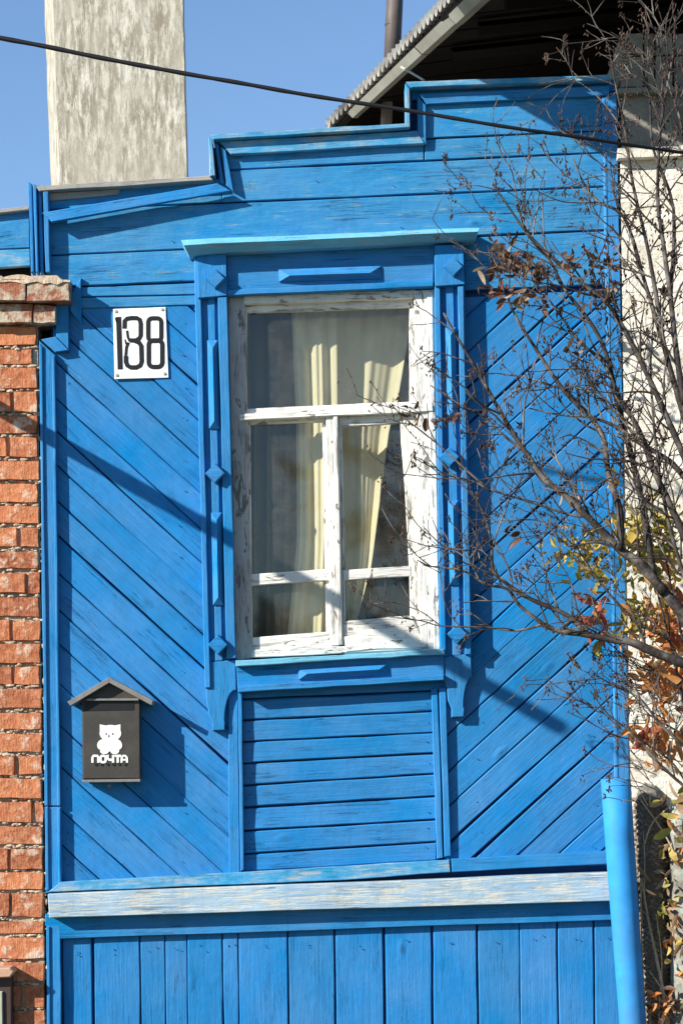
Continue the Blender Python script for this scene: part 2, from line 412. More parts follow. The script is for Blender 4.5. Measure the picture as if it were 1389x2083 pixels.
# backing walls (behind the boards), with the window opening left free
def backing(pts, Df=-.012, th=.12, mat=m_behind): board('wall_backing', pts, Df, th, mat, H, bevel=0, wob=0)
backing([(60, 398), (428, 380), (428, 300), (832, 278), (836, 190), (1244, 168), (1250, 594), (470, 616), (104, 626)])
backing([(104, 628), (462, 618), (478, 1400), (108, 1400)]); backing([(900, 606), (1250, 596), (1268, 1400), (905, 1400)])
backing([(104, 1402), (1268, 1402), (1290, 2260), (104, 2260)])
hx0, hx1 = P(104, 2000).x, P(1256, 2000).x
def box(name, a, b, mat, parent=None, M=None):
    x0, y0, z0 = a; x1, y1, z1 = b
    vs = [(x0, y0, z0), (x1, y0, z0), (x1, y1, z0), (x0, y1, z0), (x0, y0, z1), (x1, y0, z1), (x1, y1, z1), (x0, y1, z1)]
    return mesh_obj(name, vs, [(0, 3, 2, 1), (4, 5, 6, 7), (0, 1, 5, 4), (1, 2, 6, 5), (2, 3, 7, 6), (3, 0, 4, 7)], mat, parent, M)
zt = P(100, 440).z
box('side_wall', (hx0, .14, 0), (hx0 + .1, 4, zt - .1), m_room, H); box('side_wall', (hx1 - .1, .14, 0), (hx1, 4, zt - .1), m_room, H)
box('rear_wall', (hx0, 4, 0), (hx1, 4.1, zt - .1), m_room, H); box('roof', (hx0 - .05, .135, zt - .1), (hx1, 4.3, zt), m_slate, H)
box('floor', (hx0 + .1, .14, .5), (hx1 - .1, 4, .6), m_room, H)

rnd = random.uniform
def jit(d=.003): return rnd(-d, d)
# diagonal boards, left panel
regL = [(108, 628), (478, 616), (478, 1790), (120, 1805)]
SL = .905
yl = [738, 811, 877, 946, 1018, 1087, 1163, 1238, 1306, 1386, 1471, 1554, 1641, 1711, 1781, 1840]
yl = [738 - 72 * k for k in range(7, 0, -1)] + yl
def diag(ys, x0, reg, sgn, nm='diagonal_plank'):
    for a, b in zip(ys[:-1], ys[1:]):
        g1, g2 = rnd(.8, 2.4), rnd(.8, 2.4); da, db = rnd(-.010, .010), rnd(-.010, .010)
        def yy(y, x, s): return y + sgn * (SL + s) * (x - x0)
        poly = [(0, yy(a + g1, 0, da)), (1389, yy(a + g1, 1389, da)), (1389, yy(b - g2, 1389, db)), (0, yy(b - g2, 0, db))]
        poly = clip_region(poly, reg)
        if len(poly) >= 3 and area(poly) > 260:
            board(nm, poly, .020 + jit(.0035), .022, m_blue, H, grain=(1, sgn * SL), bevel=.004, tilt=jit(.006))
diag(yl, 115, regL, 1)
regR = [(893, 606), (1262, 588), (1282, 1760), (905, 1768)]
yr = [1337 + 74.5 * k for k in range(-16, 11)]
diag(yr, 1250, regR, -1)
# horizontal boards of the upper wall
def J(x, l): return l[0] + (l[1] - l[0]) * (x - 100) / 1150.
J0, J1, J2, J3 = (362, 308), (427, 378), (519, 467), (625, 578)
def hb(x0, x1, top, bot, mat=m_blue_up, **k):
    t = (lambda x: J(x, top)) if isinstance(top, tuple) else top
    board('plank', [(x0, t(x0) + 1.6), (x1, t(x1) + 1.6), (x1, J(x1, bot) - 1.4), (x0, J(x0, bot) - 1.4)], .020 + jit(.003), .022, mat, H, bevel=.004, tilt=jit(.006), **k)
hb(62, 452, lambda x: 384 - (x - 62) * .06, J1)
hb(452, 1256, J0, J1)
hb(452, 862, lambda x: 284 - (x - 452) * .055, J0); 
board('plank', [(864, 205), (1252, 186), (1254, 262), (864, 280)], .022, .022, m_blue_up, H, tilt=.004)
board('plank', [(864, 283), (1254, 265), (1256, 307), (864, 325)], .019, .022, m_blue_up, H, tilt=.004)
board('plank', [(836, 176), (1250, 160), (1252, 184), (838, 202)], .019, .022, m_blue, H)
hb(98, 1258, J1, J2)
hb(98, 400, J2, (585, 536)); board('plank', [(945, J(945, J2) + 2), (1258, J(1258, J2) + 2), (1260, J(1260, J3) - 1), (945, J(945, J3) - 1)], .02, .022, m_blue_up, H, tilt=.005)
board('plank', [(400, J(400, J2) + 2), (945, J(945, J2) + 2), (945, J(945, J3) - 1), (400, J(400, J3) - 1)], .018, .022, m_blue, H)
board('trim_board', [(120, 586), (400, 575), (400, 598), (120, 604)], .027, .03, m_blue_up, H); board('trim_board', [(120, 606), (400, 600), (400, 620), (120, 627)], .033, .035, m_blue_up, H)

# stepped parapet mouldings
def tr(name, pts, D, mat=m_trim, th=.03, **k): return board(name, pts, D, th, mat, H, **k)
tr('parapet_cap', [(826, 165), (1242, 150), (1242, 161), (836, 177)], .085, m_trimw, .16)
tr('parapet_cap', [(824, 168), (833, 179), (834, 252), (825, 252)], .084, m_trimw, .14)
tr('parapet_trim', [(850, 190), (1240, 173), (1239, 192), (868, 211)], .045); tr('parapet_trim', [(848, 191), (866, 213), (867, 292), (849, 272)], .046)
tr('parapet_cap', [(428, 272), (834, 249), (834, 258), (434, 283)], .085, m_trimw, .16)
tr('parapet_trim', [(445, 286), (847, 265), (864, 291), (470, 313)], .050, m_trimw); tr('parapet_trim', [(448, 296), (459, 305), (475, 388), (460, 376)], .055)
tr('parapet_trim', [(436, 288), (445, 294), (457, 374), (447, 370)], .045)
tr('parapet_cap', [(424, 277), (432, 284), (438, 356), (426, 358)], .084, m_trimw, .14)
tr('parapet_cap', [(72, 378), (427, 356), (434, 366), (80, 388)], .075, m_grey, .15, label='grey unpainted cap of the lowest step')
tr('weathered_strip', [(95, 392), (245, 383), (240, 394), (98, 408)], .032, m_grey, .02)
tr('loose_board', [(86, 432), (442, 371), (470, 387), (106, 451)], .085, m_trim, .022, label='loose trim board sagging at its left end', tilt=.01)
# left upper corner post with its grooves
for x0, x1, D in ((57, 65, .055), (67, 74, .075), (76, 84, .055), (87, 98, .07)):
    tr('corner_moulding', [(x0, 369 + (x0 - 57) * .3), (x1, 371 + (x1 - 57) * .3), (x1 + 4, 553), (x0 + 6, 553)], D, m_trim, .07)
# lower-left corner board: two lengths, with the stepped bit round the brick cap
for a, b_, c, d in ((722, 1640, 80, 112), (1642, 1812, 91, 121)):
    k = lambda y: (y - 700) * .0125
    tr('corner_board', [(c if a < 1000 else 80 + k(a), a - (30 if a < 1000 else 0)), (112 + k(a), a), (112 + k(b_), b_), (80 + k(b_), b_ + (0 if a < 1000 else 6))], .045, m_trim, .05)
    tr('corner_bead', [(79 + k(a), a - (24 if a < 1000 else 0)), (86 + k(a), a - (18 if a < 1000 else 0)), (86 + k(b_), b_), (79 + k(b_), b_)], .055, m_trim, .03)
    tr('corner_bead', [(105 + k(a), a), (111 + k(a), a + 3), (111 + k(b_), b_), (105 + k(b_), b_)], .053, m_trim, .03)
tr('corner_board', [(83, 690), (113, 684), (140, 712), (112, 716)], .052, m_trim, .05)
tr('corner_board', [(113, 600), (139, 600), (140, 711), (114, 684)], .046, m_trim, .05)
tr('corner_board', [(143, 600), (165, 564), (165, 658), (143, 632)], .045, m_trim, .04)
tr('corner_board', [(95, 1884), (123, 1884), (126, 2260), (98, 2260)], .045, m_trim, .05); tr('corner_bead', [(94, 1886), (101, 1886), (104, 2260), (97, 2260)], .054, m_trim, .05)
# right corner board
tr('corner_board', [(1224, 196), (1254, 190), (1283, 1765), (1254, 1765)], .034, m_trim, .04, grain=(0.018, 1))
tr('corner_bead', [(1226, 200), (1232, 200), (1262, 1760), (1256, 1760)], .0365, m_trim, .03, grain=(0.018, 1))
# neighbouring lower bit of fence wall at far left
W2 = thing('wooden_fence', 'faded blue boards with a pale grey cap beyond the brick pillar, at the far left', 'fence', P(20, 540, -.12))
board('plank', [(-260, 462), (60, 428), (61, 503), (-260, 515)], -.08, .03, m_blue_up, W2); board('plank', [(-260, 518), (61, 505), (62, 540), (-260, 556)], -.085, .03, m_trimw, W2)
board('shade_backing', [(-260, 540), (61, 536), (64, 640), (-260, 640)], -.14, .03, m_darkwood, W2, bevel=0)  # near-black sheet standing in for the shade above the brick cap
board('cap', [(-260, 451), (60, 418), (60, 426), (-260, 460)], -.05, .08, m_grey, W2)

# panel of level boards under the window
jl = [(1424, 1405), (1466, 1447), (1510, 1491), (1554, 1533), (1599, 1575), (1644, 1621), (1691, 1668), (1739, 1714), (1775, 1752)]
for (a, b_), (c, d) in zip(jl[:-1], jl[1:]):
    board('plank', [(492, a + rnd(1, 2.6)), (888, b_ + rnd(1, 2.6)), (888, d - rnd(1, 2)), (492, c - rnd(1, 2))], .018 + jit(.003), .02, m_blue, H, bevel=.005, tilt=jit(.006))
board('plank', [(470, 1395), (905, 1382), (905, 1403), (470, 1422)], .016, .02, m_blue, H)
tr('panel_trim', [(464, 1400), (484, 1400), (488, 1776), (466, 1778)], .040, m_trim, .04); tr('panel_bead', [(484, 1400), (492, 1400), (496, 1770), (489, 1774)], .052, m_trim, .05)
tr('panel_trim', [(877, 1400), (890, 1400), (901, 1746), (889, 1748)], .038, m_trim, .04); tr('panel_trim', [(893, 1400), (907, 1400), (917, 1742), (904, 1744)], .048, m_trim, .05)
# base trims and the worn ledge
tr('base_trim', [(124, 1795), (530, 1773), (914, 1750), (916, 1775), (700, 1791), (97, 1816)], .062, m_trimw, .06)
tr('base_trim', [(918, 1748), (1262, 1731), (1262, 1757), (919, 1775)], .058, m_trim, .06)
L_ = tr('ledge', [(97, 1820), (1262, 1775), (1262, 1833), (100, 1868)], .112, m_pale, .13, label='ledge board bleached almost white')
tr('header_board', [(92, 1860), (1262, 1826), (1262, 1872), (124, 1911), (92, 1884)], .044, m_trim, .05)
# vertical boards
xs = [126, 188, 284, 335, 380, 452, 484, 585, 680, 780, 878, 970, 1056, 1133, 1207, 1262]
gaps = {1: 6, 2: 2, 5: 2, 7: 2, 8: 3, 9: 4.5, 10: 4, 11: 3.4, 12: 1.2, 13: 2.6, 14: 3}
for i in range(len(xs) - 1):
    a = xs[i] + (gaps.get(i, 1.0)) / 2 + .5; b_ = xs[i + 1] - gaps.get(i + 1, 1.0) / 2 - .2
    y0 = 1902 - (a - 126) * .034
    board('vertical_plank', [(a, y0), (b_, y0 - 2), (b_ + 5, 2260), (a + 5, 2260)], .012 + jit(.004), .02, m_blue, H, grain=(0.012, 1), bevel=.004, tilt=jit(.004))

NB_ = bmesh.new(); rn = random.Random(33)
def nail(x, y, D):
    c = P(x, y, D); r_ = rn.uniform(.0022, .0036)
    bmesh.ops.create_cone(NB_, cap_ends=True, segments=8, radius1=r_, radius2=r_ * .6, depth=.003, matrix=Matrix.Translation(c) @ Matrix.Rotation(R(90), 4, 'X'))
for k in range(len(yl) - 1):
    m_ = (yl[k] + yl[k + 1]) / 2
    for xx in (134, 372):
        yy_ = m_ + SL * (xx - 115) + rn.uniform(-14, 14)
        if 640 < yy_ < 1770: nail(xx + rn.uniform(-6, 6), yy_, .027)
for k in range(len(yr) - 1):
    m_ = (yr[k] + yr[k + 1]) / 2
    for xx in (1205, 975):
        yy_ = m_ - SL * (xx - 1250) + rn.uniform(-14, 14)
        if 640 < yy_ < 1740: nail(xx + rn.uniform(-6, 6), yy_, .027)
for (a, b_), (c, d) in zip(jl[:-1], jl[1:]):
    for xx, t in ((508, 0), (868, 1)): nail(xx + rn.uniform(-4, 4), (lerp(a, b_, t) + lerp(c, d, t)) / 2 + rn.uniform(-10, 10), .024)
for i in range(len(xs) - 1):
    for _ in range(2): nail((xs[i] + xs[i + 1]) / 2 + rn.uniform(-10, 10), 1938 - (xs[i] - 126) * .034 + rn.uniform(-5, 14), .018)
for t in (J1, J2):
    for xx in (130, 330, 620, 800, 1010, 1190): nail(xx + rn.uniform(-30, 30), J(xx, t) - rn.uniform(12, 40), .027)
o = bm_obj('nail_heads', NB_, m_nail, H, Matrix.Translation(P(700, 1200, .03))); o['kind'] = 'stuff'

# ------------------------------------------------------------------ window surround
def strip(name, xa, xb, wd, y0, y1, D, mat=m_trim, th=.05, par=H, **k):
    return board(name, [(xa, y0), (xa + wd, y0 - wd * .045), (xb + wd, y1 - wd * .045), (xb, y1)], D, th, mat, par, **k)
CL = board('window_casing', [(394, 512), (460, 509), (480, 1340), (419, 1348)], .050, .04, m_blue, H)
CR = board('window_casing', [(882, 500), (944, 497), (959, 1332), (903, 1336)], .050, .04, m_blue, H)
strip('outer_moulding', 395, 417, 11, 514, 1400, .074, par=CL); strip('inner_moulding', 443, 461, 19, 604, 1340, .086, th=.06, par=CL)
strip('raised_fillet', 422, 438, 15, 604, 1345, .064, par=CL)
strip('inner_moulding', 884, 896, 11, 582, 1335, .080, th=.06, par=CR); strip('outer_moulding', 931, 946, 12, 582, 1332, .086, par=CR)
strip('raised_fillet', 905, 920, 17, 582, 1334, .062, par=CR)
board('corner_block', [(400, 512), (460, 509), (461, 601), (403, 606)], .092, .05, m_trim, CL); board('corner_block', [(884, 498), (943, 496), (945, 578), (885, 582)], .092, .05, m_trim, CR)
# brackets
def bracket(pts, D, par): return board('bracket', pts, D, .045, m_trim, par, bevel=.004, wob=0, grain=(0, 1))
arcL = [(480, 1342), (481, 1404)] + [(481 - 24 * math.sin(a) ** .9, 1404 + 62 * (1 - math.cos(a)) ) for a in [math.pi / 2 * k / 7 for k in range(1, 8)]] + [(458, 1468), (457, 1486), (432, 1487), (431, 1470), (424, 1452), (419, 1420), (418, 1348)]
bracket(arcL, .062, CL)
arcR = [(958, 1330), (960, 1378)] + [(960 - 17 * math.sin(a), 1378 + 60 * (1 - math.cos(a))) for a in [math.pi / 2 * k / 6 for k in range(1, 7)]] + [(945, 1442), (943, 1459), (918, 1460), (918, 1442), (911, 1425), (909, 1400), (903, 1382), (903, 1336)]
bracket(arcR, .062, CR)
def diamond(cx, cy, r, D, par):
    bm = bmesh.new(); q = [P(cx - r, cy, D), P(cx, cy - r, D), P(cx + r, cy, D), P(cx, cy + r, D)]
    fr = [bm.verts.new(v) for v in q]; k = .86
    c = sum(q, Vector()) / 4; tp = [bm.verts.new(c + (v - c) * k - Vector((0, .028, 0))) for v in q]
    bm.faces.new(tp)
    bk = [bm.verts.new(v + Vector((0, .02, 0))) for v in q]
    for i in range(4):
        j = (i + 1) % 4; bm.faces.new((fr[i], fr[j], tp[j], tp[i])); bm.faces.new((bk[i], bk[j], fr[j], fr[i]))
    bmesh.ops.recalc_face_normals(bm, faces=bm.faces)
    return bm_obj('diamond', bm, m_trim, par, Matrix.Translation(c))
for cx, cy, par in ((438, 963, CL), (444, 1312, CL), (914, 930, CR), (930, 1290, CR)): diamond(cx, cy, 21, .088, par)
diamond(438, 568, 21, .093, CL); diamond(922, 544, 20, .093, CR)
def ridge_bar(x0, y0, x1, y1, wd, D, h, par, cut=16, side=.5):
    """hipped bar: ridge runs between the two end points"""
    dx, dy = x1 - x0, y1 - y0; ln = math.hypot(dx, dy); ux, uy = dx / ln, dy / ln; nx, ny = -uy, ux
    base = [P(x0 + nx * wd / 2, y0 + ny * wd / 2, D), P(x0 - nx * wd / 2, y0 - ny * wd / 2, D), P(x1 - nx * wd / 2, y1 - ny * wd / 2, D), P(x1 + nx * wd / 2, y1 + ny * wd / 2, D)]
    o = (side - .5) * wd
    r0 = P(x0 + ux * cut + nx * o, y0 + uy * cut + ny * o, D + h); r1 = P(x1 - ux * cut + nx * o, y1 - uy * cut + ny * o, D + h)
    lo = [v + Vector((0, .015, 0)) for v in base]
    up = [v + Vector((0, -.006, 0)) for v in base]
    vs = lo + up + [r0, r1]
    fs = [(0, 1, 5, 4), (1, 2, 6, 5), (2, 3, 7, 6), (3, 0, 4, 7), (4, 5, 8), (5, 6, 9, 8), (6, 7, 9), (7, 4, 8, 9), (0, 3, 2, 1)]
    d = P(x1, y1) - P(x0, y0); d = d if d.x >= 0 else -d
    ob = mesh_obj('ridged_bar', vs, fs, m_trim, par, frame_at((r0 + r1) / 2, d)); return ob
ridge_bar(432, 692, 436, 872, 21, .066, .034, CL); ridge_bar(440, 1043, 444, 1231, 21, .066, .034, CL)
ridge_bar(916, 666, 920, 852, 21, .066, .034, CR); ridge_bar(921, 1018, 925, 1190, 21, .066, .034, CR)
FR = board('frieze', [(461, 508), (884, 496), (881, 576), (461, 592)], .060, .04, m_trim, H)
board('frieze_lip', [(461, 589), (882, 570), (881, 582), (462, 601)], .080, .05, m_trim, FR)
ridge_bar(567, 560.5, 775, 553.5, 25, .062, .036, FR, cut=22)
AP = board('apron', [(481, 1352), (903, 1330), (903, 1374), (483, 1398)], .068, .06, m_trim, H)
board('apron_lip', [(483, 1396), (903, 1372), (903, 1384), (484, 1409)], .100, .06, m_trim, AP)
board('window_sill', [(479, 1344), (902, 1320), (905, 1331), (480, 1356)], .115, .13, m_cyan, AP, wob=1)
ridge_bar(607, 1372, 789, 1361, 22, .070, .032, AP, cut=18)
# crown cornice: upright front edge above, sloping in below
bm = bmesh.new()
rows = [(0, .0, .02), (0, .0, .140), (1, .0, .148), (11, 0, .168), (16, .0, .152), (26, .0, .118), (26, .0, .02)]
a_, b__ = (369, 491), (974, 466); n = 9; grid = []
for i in range(n + 1):
    t = i / n; x = lerp(a_[0], b__[0], t); y = lerp(a_[1], b__[1], t) + (rnd(-.8, .8))
    ring = []
    for k, (dy, _, D) in enumerate(rows):
        xx = x + (dy * .55 if i == 0 else (-dy * .3 if i == n else 0)); q = P(xx, y + dy * (1.0 - .25 * t), .13); ring.append(bm.verts.new((q.x, -D, q.z + (.006 if k == 1 else 0))))
    grid.append(ring)
for i in range(n):
    for k in range(len(rows)):
        j = (k + 1) % len(rows); bm.faces.new((grid[i][k], grid[i][j], grid[i + 1][j], grid[i + 1][k]))
bm.faces.new(grid[0][::-1]); bm.faces.new(grid[-1]); bmesh.ops.recalc_face_normals(bm, faces=bm.faces)
bm_obj('crown_cornice', bm, m_cyan, H, frame_at(P(670, 480, .1), P(974, 466) - P(369, 491)))

# ------------------------------------------------------------------ window
WF = board('window_frame', [(464, 604), (498, 603), (514, 1338), (480, 1346)], .030, .10, m_jamb, H, label='weathered white left jamb with its shade painted grey')
def wb(name, pts, D, th=.035, mat=m_white, par=WF, **k): return board(name, pts, D, th, mat, par, **k)
wb('jamb', [(842, 590), (884, 588), (899, 1324), (856, 1328)], .034, .10)
wb('jamb_bead', [(868, 592), (880, 591), (895, 1322), (883, 1323)], .040, .03)
wb('head_rail', [(496, 600), (844, 588), (844, 606), (496, 618)], .036, .10)
wb('sash_rail', [(497, 616), (842, 604), (840, 624), (499, 636)], .002)
wb('sash_stile', [(497, 636), (503, 636), (500, 838), (497, 838)], .002); wb('sash_stile', [(833, 622), (846, 622), (850, 820), (832, 820)], .002)
wb('transom', [(488, 832), (880, 814), (880, 826), (488, 843)], .016); wb('transom_drip', [(486, 842), (880, 823), (881, 836), (487, 855)], .046, .07)
wb('mullion', [(663, 846), (689, 844), (698, 1312), (672, 1314)], .030, .06)
wb('mullion_bead', [(678, 846), (687, 846), (696, 1312), (687, 1313)], .040, .06)
wb('casement_rail', [(504, 852), (664, 844), (660, 857), (508, 864)], .002); wb('casement_stile', [(501, 856), (509, 858), (514, 1330), (506, 1332)], .002)
wb('casement_stile', [(655, 856), (665, 855), (673, 1300), (664, 1302)], .002)
wb('glazing_bar', [(507, 1168), (672, 1157), (673, 1181), (508, 1192)], .018)
wb('bottom_rail', [(512, 1297), (675, 1285), (690, 1286), (690, 1322), (512, 1337)], .020, .08)
wb('casement_rail', [(689, 843), (850, 835), (850, 858), (691, 868)], .008, label='grey upper rail of the right casement')
wb('casement_stile', [(689, 862), (695, 862), (704, 1266), (698, 1268)], .010)
wb('casement_stile', [(814, 852), (848, 850), (858, 1315), (834, 1262), (832, 1152), (824, 1000)], .014, wob=1.6)
wb('glazing_bar', [(697, 1160), (836, 1151), (836, 1172), (698, 1181)], .016)
wb('bottom_rail', [(698, 1264), (838, 1252), (862, 1310), (896, 1322), (700, 1332)], .024, .10, wob=1.5)
wb('lower_bead', [(700, 1296), (800, 1270), (870, 1316), (704, 1326)], .040, .03, wob=2)
wb('sill_block', [(512, 1322), (892, 1306), (896, 1320), (512, 1338)], .034, .10)
def pane(pts): board('pane', pts, -.020, .003, m_glass, WF, bevel=0, wob=0)
pane([(490, 620), (846, 610), (850, 836), (490, 846)]); pane([(500, 850), (672, 846), (680, 1180), (500, 1182)]); pane([(500, 1184), (680, 1182), (684, 1312), (500, 1314)])
pane([(684, 850), (850, 844), (852, 1166), (690, 1170)]); pane([(690, 1172), (852, 1168), (856, 1290), (692, 1292)])

# ------------------------------------------------------------------ curtains
def curtain(name, label, left, right, y0, y1, D, mat, folds, amp, seed, cat='curtain'):
    rg = random.Random(seed); ph = [(f, rg.uniform(0, 6.3), a) for f, a in folds]
    nu, nv = 120, 36; vs = []; fs = []
    for j in range(nv + 1):
        v = j / nv; y = lerp(y0, y1, v)
        for i in range(nu + 1):
            u = i / nu; x = lerp(left(y), right(y), u)
            d = sum(a * math.sin(6.283 * f * u + p + .5 * math.sin(3 * v + p)) for f, p, a in ph) * amp
            q = P(x, y, D); vs.append((q.x, q.y + d, q.z))
    for j in range(nv):
        for i in range(nu):
            k = j * (nu + 1) + i; fs.append((k, k + 1, k + nu + 2, k + nu + 1))
    o = mesh_obj(name, vs, fs, mat, None, None, True); tag(o, label, cat); return o
def interp(tab):
    def f(y):
        for (ya, xa), (yb, xb) in zip(tab[:-1], tab[1:]):
            if y <= yb: return lerp(xa, xb, max(0, (y - ya)) / (yb - ya))
        return tab[-1][1]
    return f
curtain('curtain', 'cream cloth curtain in sunlit folds in the right half of the window', interp([(560, 668), (860, 676), (1100, 700), (1300, 708)]),
        interp([(560, 850), (640, 838), (830, 806), (870, 792), (1000, 775), (1150, 756), (1270, 724)]), 590, 1290, -.20, m_cream, [(2.1, 1), (4.1, .35), (9, .10)], .011, 5)
curtain('curtain', 'cream cloth curtain hanging beside the middle bar, mostly in shade', interp([(560, 590), (860, 602), (1100, 604), (1300, 584)]),
        interp([(560, 684), (1300, 690)]), 590, 1310, -.125, m_cream, [(2.2, 1), (4.7, .4), (9, .10)], .012, 11)
curtain('curtain', 'thin grey net curtain hanging behind the left casement and the upper pane', interp([(560, 470), (1350, 480)]),
        interp([(560, 846), (836, 842), (846, 650), (1350, 640)]), 590, 1360, -.27, m_net_cloth, [(5, 1), (8, .6), (15, .2)], .020, 5)

# ------------------------------------------------------------------ chimney
def prism8(name, fr, bk, mat, parent=None):
    """fr, bk: four (px,py,D) each, same winding"""
    vs = [P(*p) for p in fr] + [P(*p) for p in bk]
    fs = [(0, 1, 2, 3), (7, 6, 5, 4), (0, 4, 5, 1), (1, 5, 6, 2), (2, 6, 7, 3), (3, 7, 4, 0)]
    bm = bmesh.new(); V = [bm.verts.new(v) for v in vs]
    for f in fs: bm.faces.new([V[i] for i in f])
    bmesh.ops.recalc_face_normals(bm, faces=bm.faces)
    return bm_obj(name, bm, mat, parent, Matrix.Translation(sum(vs, Vector()) / 8))
def wavy_chimney():
    prof = []; N = 26; bm = bmesh.new(); rings = []
    rg = random.Random(4)
    for i in range(N + 1):
        y = -170 + (470 + 170) * i / N; t = y / 375.
        w1, w2, w3 = rg.uniform(-1.6, 1.6), rg.uniform(-1.6, 1.6), rg.uniform(-.8, .8)
        q = [(90 + 14 * t + w3, -2.95), (107 + 15 * t + w1, -2.55), (371 + 10 * t + w3, -2.5), (374 + 10 * t + w3, -3.0)]
        rings.append([bm.verts.new(P(x, y, D)) for x, D in q])
    for i in range(N):
        for k in range(4): bm.faces.new((rings[i][k], rings[i][(k + 1) % 4], rings[i + 1][(k + 1) % 4], rings[i + 1][k]))
    bm.faces.new(rings[0]); bm.faces.new(rings[-1][::-1]); bmesh.ops.recalc_face_normals(bm, faces=bm.faces)
    o = bm_obj('chimney', bm, m_plaster, None, Matrix.Translation(P(240, 300, -2.7)))
    tag(o, 'tall square chimney with stained whitewashed plaster behind the lowest parapet step', 'chimney')
wavy_chimney()

# ------------------------------------------------------------------ brick pillar and wall at left
B = thing('brick_wall', 'orange red brick pillar with crumbling mortar and projecting top courses', 'brick wall', P(30, 1543, .0))
board('core', [(-300, 590), (76, 586), (93, 2260), (-300, 2260)], .020, .5, m_mortar, B, bevel=0, wob=0)
def brick(pts, D, th, mat, par, proud=.0, name='brick', edge=.955):
    rg = random; bm = bmesh.new()
    q = []
    for i in range(4):
        (xa, ya), (xb, yb) = pts[i], pts[(i + 1) % 4]; q.append((xa + rg.uniform(-1.8, 1.8), ya + rg.uniform(-1.5, 1.5)))
        for t in ((.3, .66) if abs(xb - xa) > 30 else (.5,)): q.append((lerp(xa, xb, t) + rg.uniform(-1.2, 1.2), lerp(ya, yb, t) + rg.uniform(-1.7, 1.7)))
    W = [P(x, y, D) for x, y in q]; nn = len(W)
    c = sum(W, Vector()) / nn
    def ringpts(s, dy): return [bm.verts.new(c + (v - c) * s + Vector((0, dy + rg.uniform(-.002, .002), 0))) for v in W]
    a = ringpts(edge, (-.004 if edge < .97 else .0015) - proud); b_ = ringpts(1.0, .004 - proud); k = [bm.verts.new(v + Vector((0, th, 0))) for v in W]
    bm.faces.new(a)
    for i in range(nn):
        j = (i + 1) % nn; bm.faces.new((b_[i], b_[j], a[j], a[i])); bm.faces.new((k[i], k[j], b_[j], b_[i]))
    bmesh.ops.recalc_face_normals(bm, faces=bm.faces)
    return bm_obj(name, bm, mat, par, Matrix.Translation(c))
cj = [660, 706, 744, 792, 841, 885, 933, 980, 1025, 1069, 1117, 1161, 1210, 1259, 1306, 1352, 1397, 1446, 1488, 1535, 1579, 1628, 1677, 1723, 1772, 1814, 1869, 1905, 1954, 2001, 2052, 2100, 2148]
for r, (a, b_) in enumerate(zip(cj[:-1], cj[1:])):
    xr = 78 + (a - 700) * .0125 + rnd(-2.5, 1.5); ends = [xr]
    x = [22, 60, -4, 18, 40][r % 5] + rnd(-6, 8) if r % 2 else -18 + rnd(-10, 10)
    ends.append(x)
    while x > -290: x -= rnd(92, 108); ends.append(x)
    for x1, x0 in zip(ends[:-1], ends[1:]):
        h = 3.4 + rnd(0, 2.6); g1, g2 = rnd(2, 4), rnd(2, 4)
        if x1 - x0 < 14: continue
        brick([(x0 + g1, a + h), (x1 - g2, a + h + rnd(-1.5, 1)), (x1 - g2, b_ - h + 1), (x0 + g1, b_ - h + 1)], .036 + rnd(-.006, .008), .05, m_brick, B)
for (pts, D) in (([(-180, 568), (-34, 566), (-34, 614), (-180, 614)], .125), ([(-31, 566), (52, 566), (52, 611), (-31, 612)], .13), ([(54, 566), (140, 569), (141, 612), (54, 612)], .126),
                 ([(-150, 620), (-12, 618), (-12, 656), (-150, 654)], .085), ([(-9, 618), (66, 618), (66, 656), (-9, 656)], .088), ([(68, 619), (112, 621), (112, 656), (68, 656)], .084)):
    brick(pts, D, .30, m_brickcap, B, name='cap_brick')
bm = bmesh.new()      # crust of cement on the cap
rg = random.Random(12)
topv, frv, bkv = [], [], []
for i in range(25):
    x = -180 + 322 * i / 24; y = 560 + rg.uniform(-3, 3) + (6 if i > 22 else 0); lo = 571 + abs(rg.gauss(0, 5))
    frv.append((bm.verts.new(P(x, y, .128)), bm.verts.new(P(x, lo, .138)))); q = P(x, y - 2, .12); bkv.append(bm.verts.new((q.x, .15, q.z)))
for i in range(24):
    bm.faces.new((frv[i][0], frv[i + 1][0], frv[i + 1][1], frv[i][1])); bm.faces.new((bkv[i], bkv[i + 1], frv[i + 1][0], frv[i][0]))
bmesh.ops.recalc_face_normals(bm, faces=bm.faces)
bm_obj('mortar_cap', bm, m_mortar, B, Matrix.Translation(P(0, 566, .12)))
# crumbs of mortar squeezed from the joints
bm = bmesh.new()
for a in cj:
    for _ in range(20):
        x = rnd(-40, 86); y = a + rnd(-2.5, 4.5); q = P(x, y, .034 + rnd(-.008, .004)); r = rnd(.003, .010)
        m4 = Matrix.Translation(q) @ Matrix.Diagonal((rnd(1, 2.6), .8, rnd(.6, 1), 1))
        bmesh.ops.create_icosphere(bm, subdivisions=1, radius=r, matrix=m4)
for _ in range(90):
    y = rnd(700, 2083); x = 80 + (y - 700) * .0125 + rnd(-3, 6); m4 = Matrix.Translation(P(x, y, .03 + rnd(-.01, .006))) @ Matrix.Diagonal((rnd(.6, 1.2), .8, rnd(1, 3), 1))
    bmesh.ops.create_icosphere(bm, subdivisions=1, radius=rnd(.003, .008), matrix=m4)
for v in bm.verts: v.co += Vector((rnd(-1, 1), rnd(-1, 1), rnd(-1, 1))) * .0018
o = bm_obj('mortar_crumbs', bm, m_mortar, B, Matrix.Translation(P(40, 1400, .03))); o['kind'] = 'stuff'
